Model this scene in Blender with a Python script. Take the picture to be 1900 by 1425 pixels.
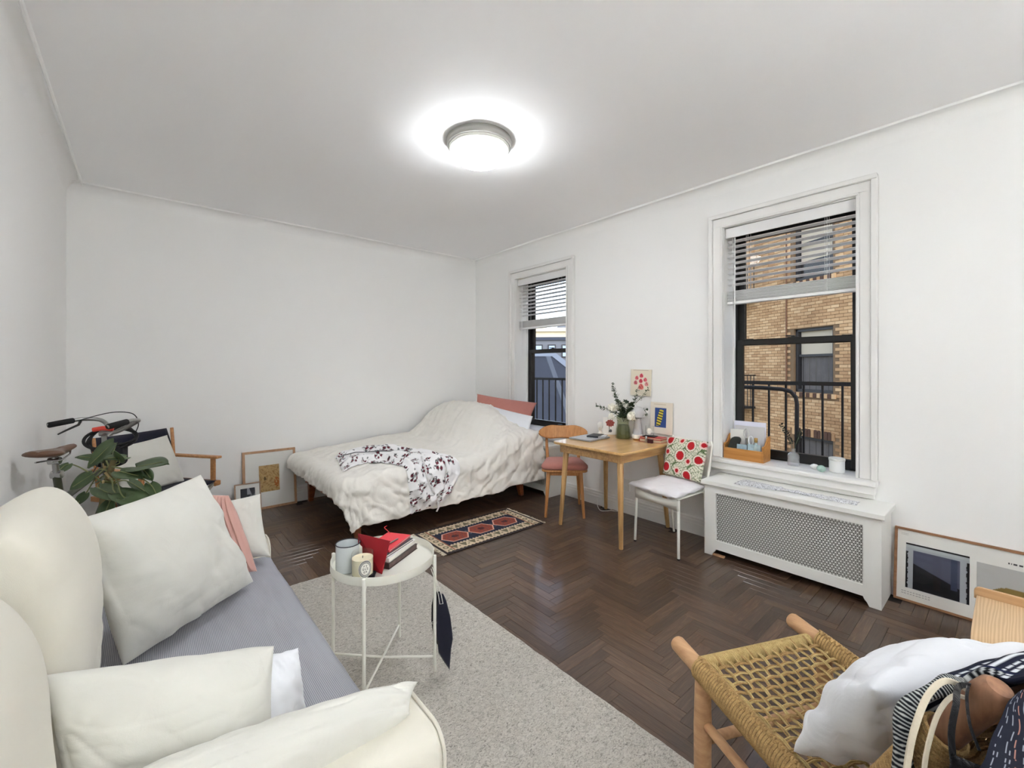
import bpy, bmesh, math, random
import numpy as np
from mathutils import Vector, Matrix, noise as mnoise

random.seed(7)
PI = math.pi
scn = bpy.context.scene
for o_ in list(bpy.data.objects):
    bpy.data.objects.remove(o_)
COL = scn.collection

# ------------------------------------------------------------------ camera, sky, exposure
cam_d = bpy.data.cameras.new('camera')
cam_d.sensor_width = 36.0
cam_d.lens = 800.0 / 1900.0 * 36.0
cam_d.shift_y = -29.5 / 1900.0
cam_d.clip_start = 0.02
cam_d.clip_end = 400
cam = bpy.data.objects.new('camera', cam_d)
COL.objects.link(cam)
cam.location = (0, 0, 1.4)
cam.rotation_euler = (PI / 2, 0, -math.atan2(684, 800))
scn.camera = cam

world = bpy.data.worlds.new('sky')
scn.world = world
world.use_nodes = True
_nt = world.node_tree
_nt.nodes.clear()
_sky = _nt.nodes.new('ShaderNodeTexSky')
_sky.sky_type = 'NISHITA'
_sky.sun_disc = False
_sky.sun_elevation = math.radians(38)
_sky.sun_rotation = math.radians(200)
_bg = _nt.nodes.new('ShaderNodeBackground')
_bg.inputs['Strength'].default_value = 0.55
_wo = _nt.nodes.new('ShaderNodeOutputWorld')
_hs = _nt.nodes.new('ShaderNodeHueSaturation')
_hs.inputs['Saturation'].default_value = .62
_nt.links.new(_sky.outputs[0], _hs.inputs['Color'])
_nt.links.new(_hs.outputs[0], _bg.inputs[0])
_nt.links.new(_bg.outputs[0], _wo.inputs[0])

scn.view_settings.view_transform = 'Standard'
scn.view_settings.look = 'None'
scn.view_settings.gamma = 1.0
scn.view_settings.exposure = 0.0
scn.view_settings.use_curve_mapping = False
scn.cycles.use_denoising = True
scn.cycles.max_bounces = 12
scn.cycles.diffuse_bounces = 12
scn.cycles.transparent_max_bounces = 16
scn.cycles.sample_clamp_indirect = 60.0
scn.cycles.caustics_reflective = False
scn.cycles.caustics_refractive = False
LAMP = 60.0
FILL_LIGHT = 300.0  # strength of the added fill light behind the viewer

# ------------------------------------------------------------------ helpers
def lin(c):
    def f(v):
        v = v / 255.0
        return v / 12.92 if v <= 0.04045 else ((v + 0.055) / 1.055) ** 2.4
    return (f(c[0]), f(c[1]), f(c[2]), 1.0)

class MB:
    """collects vertices and faces of one mesh; xf is applied to everything added"""
    def __init__(s, xf=None):
        s.v, s.f, s.col, s.xf = [], [], None, xf
    def add(s, vs, fs):
        o = len(s.v)
        if s.xf is not None:
            vs = [s.xf @ Vector(p) for p in vs]
        s.v += [(p[0], p[1], p[2]) for p in vs]
        s.f += [tuple(i + o for i in f) for f in fs]
        return s
    def bx(s, x0, x1, y0, y1, z0, z1):
        return s.add([(x0, y0, z0), (x1, y0, z0), (x1, y1, z0), (x0, y1, z0), (x0, y0, z1), (x1, y0, z1), (x1, y1, z1), (x0, y1, z1)],
                     [(0, 3, 2, 1), (4, 5, 6, 7), (0, 1, 5, 4), (1, 2, 6, 5), (2, 3, 7, 6), (3, 0, 4, 7)])
    def beam(s, p0, p1, w, h, up=(0, 0, 1)):
        p0, p1 = Vector(p0), Vector(p1)
        d = (p1 - p0).normalized()
        u = Vector(up)
        a = d.cross(u)
        if a.length < 1e-4:
            a = d.cross(Vector((1, 0, 0)))
        a.normalize()
        b = a.cross(d).normalized()
        vs = []
        for p in (p0, p1):
            for sx, sy in ((-1, -1), (1, -1), (1, 1), (-1, 1)):
                vs.append(p + a * (sx * w / 2) + b * (sy * h / 2))
        return s.add(vs, [(0, 1, 2, 3), (7, 6, 5, 4), (0, 4, 5, 1), (1, 5, 6, 2), (2, 6, 7, 3), (3, 7, 4, 0)])
    def tube(s, pts, r, n=8, closed=False, cap=True, flat=1.0):
        pts = [Vector(p) for p in pts]
        m = len(pts)
        rs = r if isinstance(r, (list, tuple)) else [r] * m
        T = []
        for i in range(m):
            if closed:
                t = pts[(i + 1) % m] - pts[i - 1]
            else:
                t = pts[min(i + 1, m - 1)] - pts[max(i - 1, 0)]
            T.append(t.normalized() if t.length > 1e-9 else Vector((0, 0, 1)))
        a = T[0].cross(Vector((0, 0, 1)))
        if a.length < 1e-3:
            a = T[0].cross(Vector((1, 0, 0)))
        a.normalize()
        vs, fs = [], []
        for i in range(m):
            a = (a - T[i] * a.dot(T[i]))
            if a.length < 1e-6:
                a = T[i].orthogonal()
            a.normalize()
            b = T[i].cross(a)
            for k in range(n):
                th = 2 * PI * k / n
                vs.append(pts[i] + (a * math.cos(th) + b * math.sin(th) * flat) * rs[i])
        for i in range(m if closed else m - 1):
            j = (i + 1) % m
            for k in range(n):
                q = (k + 1) % n
                fs.append((i * n + k, i * n + q, j * n + q, j * n + k))
        if cap and not closed:
            fs.append(tuple(range(n - 1, -1, -1)))
            fs.append(tuple((m - 1) * n + k for k in range(n)))
        return s.add(vs, fs)
    def cyl(s, p0, p1, r0, r1=None, n=16):
        return s.tube([p0, p1], [r0, r0 if r1 is None else r1], n)
    def rod(s, p0, p1, r0, r1=None, n=14, rd=0.3):
        """a round bar with softened ends"""
        r1 = r0 if r1 is None else r1
        p0, p1 = Vector(p0), Vector(p1)
        d = (p1 - p0).normalized()
        e = min(r0, r1) * rd
        return s.tube([p0, p0 + d * e * .35, p0 + d * e, p1 - d * e, p1 - d * e * .35, p1], [r0 - e, r0 - e * .3, r0, r1, r1 - e * .3, r1 - e], n)
    def lathe(s, prof, c=(0, 0, 0), n=28, closed=False):
        vs, fs = [], []
        for (r, z) in prof:
            for k in range(n):
                th = 2 * PI * k / n
                vs.append((c[0] + r * math.cos(th), c[1] + r * math.sin(th), c[2] + z))
        m = len(prof)
        for i in range(m - 1):
            for k in range(n):
                q = (k + 1) % n
                fs.append((i * n + k, i * n + q, (i + 1) * n + q, (i + 1) * n + k))
        if prof[0][0] > 1e-5:
            fs.append(tuple(range(n - 1, -1, -1)))
        if prof[-1][0] > 1e-5:
            fs.append(tuple((m - 1) * n + k for k in range(n)))
        return s.add(vs, fs)
    def prism(s, poly, fn, d):
        """poly of 2D points mapped by fn to 3D, extruded by vector d"""
        d = Vector(d)
        a = [Vector(fn(*p)) for p in poly]
        n = len(a)
        return s.add(a + [p + d for p in a], [tuple(range(n - 1, -1, -1)), tuple(range(n, 2 * n))] + [(i, (i + 1) % n, n + (i + 1) % n, n + i) for i in range(n)])
    def ball(s, c, r, nu=16, nv=10, fn=None):
        rx, ry, rz = r if isinstance(r, (list, tuple)) else (r, r, r)
        vs, fs = [], []
        for j in range(nv + 1):
            ph = PI * j / nv
            for i in range(nu):
                th = 2 * PI * i / nu
                d = Vector((math.sin(ph) * math.cos(th), math.sin(ph) * math.sin(th), math.cos(ph)))
                k = fn(d) if fn else 1.0
                vs.append((c[0] + d.x * rx * k, c[1] + d.y * ry * k, c[2] + d.z * rz * k))
        for j in range(nv):
            for i in range(nu):
                q = (i + 1) % nu
                fs.append((j * nu + i, (j + 1) * nu + i, (j + 1) * nu + q, j * nu + q))
        return s.add(vs, fs)
    def grid(s, P, wrap=False):
        nu, nv = len(P), len(P[0])
        vs = [p for row in P for p in row]
        fs = []
        for i in range(nu if wrap else nu - 1):
            for j in range(nv - 1):
                k = (i + 1) % nu
                fs.append((i * nv + j, k * nv + j, k * nv + j + 1, i * nv + j + 1))
        return s.add(vs, fs)

def obj(name, mb, m, parent=None, smooth=False, bevel=0.0, seg=2, solid=0.0, sub=0, kind=None, label=None, angle=40, flip=False):
    me = bpy.data.meshes.new(name)
    me.from_pydata(mb.v, [], mb.f)
    if mb.col is not None:
        at = me.color_attributes.new('print', 'FLOAT_COLOR', 'POINT')
        at.data.foreach_set('color', np.asarray(mb.col, dtype=np.float32).ravel())
    bm = bmesh.new()
    bm.from_mesh(me)
    bmesh.ops.remove_doubles(bm, verts=bm.verts, dist=1e-6)
    bmesh.ops.recalc_face_normals(bm, faces=bm.faces)
    if flip:
        bmesh.ops.reverse_faces(bm, faces=bm.faces)
    bm.to_mesh(me)
    bm.free()
    if smooth:
        me.polygons.foreach_set('use_smooth', [True] * len(me.polygons))
        if angle < 180:
            try:
                me.set_sharp_from_angle(angle=math.radians(angle))
            except Exception:
                pass
    me.materials.append(m)
    o = bpy.data.objects.new(name, me)
    COL.objects.link(o)
    if parent is not None:
        o.parent = parent
        o.matrix_parent_inverse = world_of(parent).inverted()
    if solid:
        d = o.modifiers.new('solid', 'SOLIDIFY')
        d.thickness = solid
        d.offset = 0
    if bevel:
        d = o.modifiers.new('bevel', 'BEVEL')
        d.width = bevel
        d.segments = seg
        d.limit_method = 'ANGLE'
        d.angle_limit = math.radians(35)
    if sub:
        d = o.modifiers.new('sub', 'SUBSURF')
        d.levels = d.render_levels = sub
    if kind:
        o['kind'] = kind
    if label:
        o['label'] = label
    return o

def world_of(o):
    m = o.matrix_basis.copy()
    if o.parent is not None:
        m = world_of(o.parent) @ o.matrix_parent_inverse @ m
    return m

def tag(o, label, cat, group=None):
    o['label'] = label
    o['category'] = cat
    if group:
        o['group'] = group
    return o

def thing(name, label, cat, loc, group=None):
    o = bpy.data.objects.new(name, None)
    o.empty_display_size = 0.05
    COL.objects.link(o)
    o.location = loc
    return tag(o, label, cat, group)

def struct(o):
    o['kind'] = 'structure'
    return o

def frame(loc, x, y=None, z=None):
    """matrix from an origin and axes (x, y given; z derived)"""
    x = Vector(x).normalized()
    if y is None:
        z = Vector(z or (0, 0, 1)).normalized()
        y = z.cross(x).normalized()
        z = x.cross(y).normalized()
    else:
        y = Vector(y)
        y = (y - x * y.dot(x)).normalized()
        z = x.cross(y)
    M = Matrix((x, y, z)).transposed().to_4x4()
    M.translation = Vector(loc)
    return M

# ------------------------------------------------------------------ materials
def newmat(name):
    m = bpy.data.materials.new(name)
    m.use_nodes = True
    nt = m.node_tree
    b = nt.nodes['Principled BSDF']
    return m, nt, b

def N(nt, t, **kw):
    n = nt.nodes.new(t)
    for k, v in kw.items():
        if k in n.inputs:
            n.inputs[k].default_value = v
        else:
            setattr(n, k, v)
    return n

def mathn(nt, op, a, b=None, c=None, clamp=False):
    n = nt.nodes.new('ShaderNodeMath')
    n.operation = op
    n.use_clamp = clamp
    for i, v in enumerate((a, b, c)):
        if v is None:
            continue
        if isinstance(v, (int, float)):
            n.inputs[i].default_value = v
        else:
            nt.links.new(v, n.inputs[i])
    return n.outputs[0]

def mixc(nt, fac, a, b):
    n = nt.nodes.new('ShaderNodeMix')
    n.data_type = 'RGBA'
    for sock, v in ((n.inputs['Factor'], fac), (n.inputs[6], a), (n.inputs[7], b)):
        if isinstance(v, (int, float, tuple)):
            sock.default_value = v
        else:
            nt.links.new(v, sock)
    return n.outputs[2]

def bumpn(nt, b, h, strength, dist):
    n = nt.nodes.new('ShaderNodeBump')
    n.inputs['Strength'].default_value = strength
    n.inputs['Distance'].default_value = dist
    nt.links.new(h, n.inputs['Height'])
    nt.links.new(n.outputs[0], b.inputs['Normal'])
    return n

def plain(name, c, rough=.5, metal=0.0, var=0.0, vs=8.0, bump=0.0, bs=40.0, bd=.002, coat=0.0, spec=None, sheen=0.0):
    m, nt, b = newmat(name)
    C = lin(c)
    b.inputs['Base Color'].default_value = C
    b.inputs['Roughness'].default_value = rough
    b.inputs['Metallic'].default_value = metal
    b.inputs['Coat Weight'].default_value = coat
    b.inputs['Sheen Weight'].default_value = sheen
    if spec is not None:
        b.inputs['Specular IOR Level'].default_value = spec
    tc = N(nt, 'ShaderNodeTexCoord')
    if var:
        n = N(nt, 'ShaderNodeTexNoise', Scale=vs, Detail=3.0)
        nt.links.new(tc.outputs['Object'], n.inputs['Vector'])
        dk = tuple(v * (1 - var) for v in C[:3]) + (1,)
        lt = tuple(min(1, v * (1 + var)) for v in C[:3]) + (1,)
        nt.links.new(mixc(nt, n.outputs[0], dk, lt), b.inputs['Base Color'])
    if bump:
        n = N(nt, 'ShaderNodeTexNoise', Scale=bs, Detail=4.0)
        nt.links.new(tc.outputs['Object'], n.inputs['Vector'])
        bumpn(nt, b, n.outputs[0], bump, bd)
    return m

def wood(name, c1, c2, axis='X', scale=14.0, rough=.45, stretch=14.0, coat=0.0, rings=0.0):
    m, nt, b = newmat(name)
    tc = N(nt, 'ShaderNodeTexCoord')
    mp = N(nt, 'ShaderNodeMapping')
    sc = [scale] * 3
    sc['XYZ'.index(axis)] = scale / stretch
    mp.inputs['Scale'].default_value = sc
    nt.links.new(tc.outputs['Object'], mp.inputs['Vector'])
    n = N(nt, 'ShaderNodeTexNoise', Scale=3.0, Detail=5.0, Roughness=.6, Distortion=rings)
    nt.links.new(mp.outputs[0], n.inputs['Vector'])
    rp = N(nt, 'ShaderNodeValToRGB')
    rp.color_ramp.elements[0].position = .32
    rp.color_ramp.elements[0].color = lin(c1)
    rp.color_ramp.elements[1].position = .68
    rp.color_ramp.elements[1].color = lin(c2)
    nt.links.new(n.outputs[0], rp.inputs[0])
    nt.links.new(rp.outputs[0], b.inputs['Base Color'])
    b.inputs['Roughness'].default_value = rough
    b.inputs['Coat Weight'].default_value = coat
    bumpn(nt, b, n.outputs[0], .12, .001)
    return m

def cloth(name, c, rough=.9, fine=900.0, fstr=.25, crease=0.35, cs=9.0, var=.05, sheen=.15):
    m, nt, b = newmat(name)
    tc = N(nt, 'ShaderNodeTexCoord')
    a = N(nt, 'ShaderNodeTexNoise', Scale=fine, Detail=1.0)
    k = N(nt, 'ShaderNodeTexNoise', Scale=cs, Detail=4.0, Distortion=1.2)
    nt.links.new(tc.outputs['Object'], a.inputs['Vector'])
    nt.links.new(tc.outputs['Object'], k.inputs['Vector'])
    C = lin(c)
    dk = tuple(v * (1 - var) for v in C[:3]) + (1,)
    nt.links.new(mixc(nt, k.outputs[0], dk, C), b.inputs['Base Color'])
    b.inputs['Roughness'].default_value = rough
    b.inputs['Sheen Weight'].default_value = sheen
    b.inputs['Specular IOR Level'].default_value = .2
    bp = bumpn(nt, b, k.outputs[0], crease, .02)
    b2 = N(nt, 'ShaderNodeBump')
    b2.inputs['Strength'].default_value = fstr
    b2.inputs['Distance'].default_value = .001
    nt.links.new(a.outputs[0], b2.inputs['Height'])
    nt.links.new(bp.outputs[0], b2.inputs['Normal'])
    nt.links.new(b2.outputs[0], b.inputs['Normal'])
    return m

def printed(name, rough=.85, bump=.15, bs=300.0):
    m, nt, b = newmat(name)
    a = N(nt, 'ShaderNodeAttribute')
    a.attribute_name = 'print'
    nt.links.new(a.outputs['Color'], b.inputs['Base Color'])
    b.inputs['Roughness'].default_value = rough
    b.inputs['Specular IOR Level'].default_value = .25
    tc = N(nt, 'ShaderNodeTexCoord')
    n = N(nt, 'ShaderNodeTexNoise', Scale=bs, Detail=2.0)
    nt.links.new(tc.outputs['Object'], n.inputs['Vector'])
    bumpn(nt, b, n.outputs[0], bump, .001)
    return m

def glassmat(name, tint=(1, 1, 1, 1), refl=1.0, ior=1.45, rough=0.0, milk=0.0):
    m, nt, b = newmat(name)
    nt.nodes.remove(b)
    t = N(nt, 'ShaderNodeBsdfTransparent')
    t.inputs[0].default_value = tint
    g = N(nt, 'ShaderNodeBsdfGlossy')
    g.inputs['Roughness'].default_value = rough
    f = N(nt, 'ShaderNodeFresnel', IOR=ior)
    mx = N(nt, 'ShaderNodeMixShader')
    ge = N(nt, 'ShaderNodeNewGeometry')
    front = mathn(nt, 'SUBTRACT', 1.0, ge.outputs['Backfacing'])
    nt.links.new(mathn(nt, 'MULTIPLY', mathn(nt, 'MULTIPLY', f.outputs[0], front), refl, clamp=True), mx.inputs[0])
    nt.links.new(t.outputs[0], mx.inputs[1])
    nt.links.new(g.outputs[0], mx.inputs[2])
    out = mx.outputs[0]
    if milk:
        df = N(nt, 'ShaderNodeBsdfDiffuse')
        df.inputs[0].default_value = (.85, .87, .88, 1)
        m2 = N(nt, 'ShaderNodeMixShader')
        m2.inputs[0].default_value = milk
        nt.links.new(out, m2.inputs[1])
        nt.links.new(df.outputs[0], m2.inputs[2])
        out = m2.outputs[0]
    nt.links.new(out, nt.nodes['Material Output'].inputs[0])
    return m

# surfaces of the room
def wallmat(name, c, b1, s1):
    m, nt, b = newmat(name)
    tc = N(nt, 'ShaderNodeTexCoord')
    a = N(nt, 'ShaderNodeTexNoise', Scale=s1, Detail=3.0, Distortion=.6)
    k = N(nt, 'ShaderNodeTexNoise', Scale=160.0, Detail=2.0)
    for n in (a, k):
        nt.links.new(tc.outputs['Object'], n.inputs['Vector'])
    b.inputs['Base Color'].default_value = lin(c)
    b.inputs['Roughness'].default_value = .75
    b.inputs['Specular IOR Level'].default_value = .25
    h = mathn(nt, 'ADD', a.outputs[0], mathn(nt, 'MULTIPLY', k.outputs[0], .03))
    bumpn(nt, b, h, b1, .03)
    return m

M_wall = wallmat('wall_paint', (242, 242, 241), .12, 1.6)
M_ceil = wallmat('ceiling_paint', (246, 246, 247), .22, 2.2)
M_trim = plain('white_trim', (234, 233, 231), .4, bump=.03, bs=12, bd=.004)
M_white = plain('white_lacquer', (236, 236, 232), .38)
M_whitemetal = plain('white_metal', (233, 232, 224), .35)
M_black = plain('black_sash', (24, 23, 22), .35)
M_dark = plain('near_black', (14, 14, 15), .55)
M_navy = cloth('navy_cloth', (34, 35, 50), crease=.2, var=.1)
M_chrome = plain('brushed_steel', (190, 190, 190), .25, 1.0)
M_oak = wood('oak', (176, 134, 84), (214, 174, 118), 'X', 16)
M_oakz = wood('oak_leg', (176, 134, 84), (214, 174, 118), 'Z', 16)
M_beech = wood('beech', (176, 118, 66), (204, 146, 90), 'Z', 20)
M_teak = wood('teak', (120, 62, 30), (160, 92, 50), 'X', 14, rough=.4)
M_frame = wood('frame_wood', (168, 126, 90), (192, 152, 116), 'Z', 20)
M_pole = wood('pole_wood', (180, 138, 98), (208, 166, 124), 'Y', 20, rough=.55)
M_pane = glassmat('window_pane', (.97, .975, .98, 1), .35, 1.5)
M_picglass = glassmat('picture_glass', (.985, .985, .985, 1), .7, 1.45)
M_glass = glassmat('clear_glass', (.975, .985, .98, 1), 1.2, 1.5)
M_paper = plain('paper', (232, 230, 222), .85)
M_print = printed('print_ink')
# ------------------------------------------------------------------ room shell
W, D, L, FR, H = 3.555, 4.945, -0.47, -2.30, 2.89
WT = 0.30
WIN = [(0.68, 1.53, 0.66, 2.525), (3.215, 4.07, 0.66, 2.51)]

# floor: herringbone strips laid in wall-parallel directions, on a dark subfloor
def floor_material():
    m, nt, b = newmat('stained_oak_floor')
    uv = N(nt, 'ShaderNodeUVMap')
    uv.uv_map = 'grain'
    oi = N(nt, 'ShaderNodeObjectInfo')
    at = N(nt, 'ShaderNodeAttribute')
    at.attribute_name = 'rnd'
    rnd = mathn(nt, 'FRACT', mathn(nt, 'ADD', oi.outputs['Random'], at.outputs['Fac']))
    cb = N(nt, 'ShaderNodeCombineXYZ')
    nt.links.new(mathn(nt, 'MULTIPLY', rnd, 97.0), cb.inputs[0])
    nt.links.new(mathn(nt, 'MULTIPLY', rnd, 31.0), cb.inputs[1])
    va = N(nt, 'ShaderNodeVectorMath')
    nt.links.new(uv.outputs[0], va.inputs[0])
    nt.links.new(cb.outputs[0], va.inputs[1])
    mp = N(nt, 'ShaderNodeMapping')
    mp.inputs['Scale'].default_value = (6.0, 75.0, 1.0)
    nt.links.new(va.outputs[0], mp.inputs['Vector'])
    g = N(nt, 'ShaderNodeTexNoise', Scale=1.0, Detail=6.0, Roughness=.62, Distortion=1.1)
    nt.links.new(mp.outputs[0], g.inputs['Vector'])
    r1 = N(nt, 'ShaderNodeValToRGB')
    e = r1.color_ramp.elements
    e[0].position, e[0].color = .22, lin((60, 44, 34))
    e[1].position, e[1].color = .80, lin((108, 84, 64))
    e2 = r1.color_ramp.elements.new(.52)
    e2.color = lin((82, 61, 46))
    nt.links.new(g.outputs[0], r1.inputs[0])
    r2 = N(nt, 'ShaderNodeValToRGB')
    e = r2.color_ramp.elements
    e[0].position, e[0].color = 0.0, (.64, .63, .62, 1)
    e[1].position, e[1].color = 1.0, (1.38, 1.37, 1.34, 1)
    nt.links.new(rnd, r2.inputs[0])
    mm = N(nt, 'ShaderNodeMix')
    mm.data_type = 'RGBA'
    mm.blend_type = 'MULTIPLY'
    mm.inputs['Factor'].default_value = 1.0
    nt.links.new(r1.outputs[0], mm.inputs[6])
    nt.links.new(r2.outputs[0], mm.inputs[7])
    nt.links.new(mm.outputs[2], b.inputs['Base Color'])
    tc = N(nt, 'ShaderNodeTexCoord')
    ge = N(nt, 'ShaderNodeNewGeometry')
    wn = N(nt, 'ShaderNodeTexNoise', Scale=1.7, Detail=3.0)
    nt.links.new(ge.outputs['Position'], wn.inputs['Vector'])
    nt.links.new(mathn(nt, 'MULTIPLY_ADD', wn.outputs[0], .25, .32), b.inputs['Roughness'])
    b.inputs['Specular IOR Level'].default_value = .5
    b.inputs['Coat Weight'].default_value = .45
    b.inputs['Coat Roughness'].default_value = .10
    b.inputs['Coat IOR'].default_value = 1.5
    w2 = N(nt, 'ShaderNodeTexNoise', Scale=5.0, Detail=1.0)
    nt.links.new(ge.outputs['Position'], w2.inputs['Vector'])
    h = mathn(nt, 'ADD', mathn(nt, 'MULTIPLY', g.outputs[0], .12), mathn(nt, 'MULTIPLY', w2.outputs[0], .9))
    bumpn(nt, b, h, .35, .006)
    return m
M_floor = floor_material()

floor_mb = MB().bx(L - .3, W + .3, FR - .3, D + .3, -0.08, -0.0065)
floor_o = struct(obj('floor', floor_mb, plain('subfloor', (24, 18, 14), .8)))

PL, PW = 0.36, 0.06
def plank_mesh(name, vertical):
    lx, ly = (PL, PW)
    g, ch = .0005, .0009
    x, y = lx / 2 - g, ly / 2 - g
    vs = [(-x, -y, -.006), (x, -y, -.006), (x, y, -.006), (-x, y, -.006), (-x, -y, -ch), (x, -y, -ch), (x, y, -ch), (-x, y, -ch),
          (-x + ch, -y + ch, 0), (x - ch, -y + ch, 0), (x - ch, y - ch, 0), (-x + ch, y - ch, 0)]
    fs = [(8, 9, 10, 11)]
    for k in range(4):
        q = (k + 1) % 4
        fs += [(k, q, 4 + q, 4 + k), (4 + k, 4 + q, 8 + q, 8 + k)]
    return vs, fs
pv, pf = plank_mesh('plank', False)
def plank_data(name, placements):
    """one mesh for a list of (x, y, vertical, rnd)"""
    me = bpy.data.meshes.new(name)
    V, Fc, UV, RN = [], [], [], []
    for (x, y, ver, r) in placements:
        o = len(V)
        for p in pv:
            V.append((x + (-p[1] if ver else p[0]), y + (p[0] if ver else p[1]), p[2]))
            UV.append((p[0], p[1]))
            RN.append(r)
        Fc += [tuple(i + o for i in f) for f in pf]
    me.from_pydata(V, [], Fc)
    lay = me.uv_layers.new(name='grain')
    li = np.zeros(len(me.loops), dtype=np.int32)
    me.loops.foreach_get('vertex_index', li)
    lay.data.foreach_set('uv', np.asarray(UV, dtype=np.float32)[li].ravel())
    a = me.attributes.new('rnd', 'FLOAT', 'POINT')
    a.data.foreach_set('value', np.asarray(RN, dtype=np.float32))
    me.materials.append(M_floor)
    return me
places = []
ox, oy = 1.675, 1.587
for j in range(-14, 15):
    for k in range(-70, 71):
        hx, hy = ox + k * PW + j * PL, oy + k * PW - j * PL
        for (cx_, cy_, ver) in ((hx + PL / 2, hy + PW / 2, False), (hx + PL + PW / 2, hy + PW - PL / 2, True)):
            ex, ey = (PW / 2, PL / 2) if ver else (PL / 2, PW / 2)
            if L - .02 + ex * .2 < cx_ < W + .02 - ex * .2 and FR < cy_ < D:
                places.append((cx_, cy_, ver))
def plank_rank(p):
    x, y, v = p
    f = x * .65 + y * .76
    r = x * .76 - y * .65
    vis = f > .9 and abs(r) < f * 1.2 and x > .75 and y > -.1 and not (x < 1.42 and y < 2.95) and not (y > 3.4 and x > 1.3)
    return (0 if vis else 1, f)
places.sort(key=plank_rank)
me0 = plank_data('plank', [(0, 0, False, 0.0)])
for (x, y, ver) in places[:300]:
    o = bpy.data.objects.new('plank', me0)
    o.location = (x, y, random.uniform(-.0004, .0004))
    o.rotation_euler = (random.uniform(-.004, .004), random.uniform(-.001, .001), (PI / 2 if ver else 0))
    COL.objects.link(o)
    o.parent = floor_o
rest = bpy.data.objects.new('parquet_strips', plank_data('parquet_strips', [(x, y, v, random.random()) for (x, y, v) in places[300:]]))
COL.objects.link(rest)
rest.parent = floor_o
rest['kind'] = 'stuff'

# walls and ceiling
struct(obj('wall_back', MB().bx(L - WT, W + WT, D, D + .25, -.08, H + .1), M_wall))
struct(obj('wall_left', MB().bx(L - WT, L, FR - .3, D, -.08, H + .1), M_wall))
struct(obj('wall_front', MB().bx(L, W, FR - .3, FR, -.08, H + .1), M_wall))
wr = MB()
ys = [FR - .3, WIN[0][0], WIN[0][1], WIN[1][0], WIN[1][1], D]
for i in range(5):
    if i in (1, 3):
        z0, z1 = WIN[i // 2][2], WIN[i // 2][3]
        wr.bx(W, W + WT, ys[i], ys[i + 1], -.08, z0 - .03)
        wr.bx(W, W + WT, ys[i], ys[i + 1], z1, H + .1)
    else:
        wr.bx(W, W + WT, ys[i], ys[i + 1], -.08, H + .1)
struct(obj('wall_right', wr, M_wall))
cl = []
nx, ny = 60, 70
for i in range(nx + 1):
    row = []
    for j in range(ny + 1):
        x, y = L + (W - L) * i / nx, FR + (D - FR) * j / ny
        e = min(x - L, W - x, y - FR, D - y, .3) / .3
        z = H + .013 * e * (mnoise.noise(Vector((x * 1.3, y * 1.3, 0))) + .5 * mnoise.noise(Vector((x * 3.1, y * 2.7, 4))))
        row.append((x, y, z))
    cl.append(row)
cm = MB().grid(cl)
cm.bx(L, W, FR, D, H + .06, H + .12)
struct(obj('ceiling', cm, M_ceil, smooth=True))
# cove with a thin bead where it meets the ceiling
R_ = .085
def cove(name, a, b, inward):
    a, b, n_ = Vector(a), Vector(b), Vector(inward)
    prof = []
    for k in range(9):
        t = PI / 2 * k / 8
        prof.append((R_ - R_ * math.cos(t), -R_ + R_ * math.sin(t)))
    prof += [(R_ + .001, -.012), (R_ + .006, -.016), (R_ + .013, -.014), (R_ + .016, -.006), (R_ + .016, .006), (0, .006)]
    mb = MB()
    rows = [[a + n_ * p + Vector((0, 0, H + q)) for (p, q) in prof], [b + n_ * p + Vector((0, 0, H + q)) for (p, q) in prof]]
    mb.grid(rows)
    struct(obj(name, mb, M_wall, smooth=True, angle=50))
cove('trim_1', (L, D, 0), (W, D, 0), (0, -1, 0))
cove('trim_2', (W, D, 0), (W, FR, 0), (-1, 0, 0))
cove('trim_3', (L, FR, 0), (L, D, 0), (1, 0, 0))
cove('trim_4', (W, FR, 0), (L, FR, 0), (0, 1, 0))
# baseboards
def baseboard(name, fn, a, b):
    prof = [(0, -.02), (.020, -.02), (.020, .085), (.017, .090), (.017, .112), (.012, .120), (.012, .134), (.005, .142), (0, .142)]
    mb = MB()
    mb.grid([[fn(a, p, q) for p, q in prof], [fn(b, p, q) for p, q in prof]])
    struct(obj(name, mb, M_trim))
baseboard('baseboard_back', lambda s, p, q: (s, D - p, q), L, W)
baseboard('baseboard_right', lambda s, p, q: (W - p, s, q), D, FR)
baseboard('baseboard_left', lambda s, p, q: (L + p, s, q), FR, D)
baseboard('baseboard_front', lambda s, p, q: (s, FR + p, q), W, L)

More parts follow.
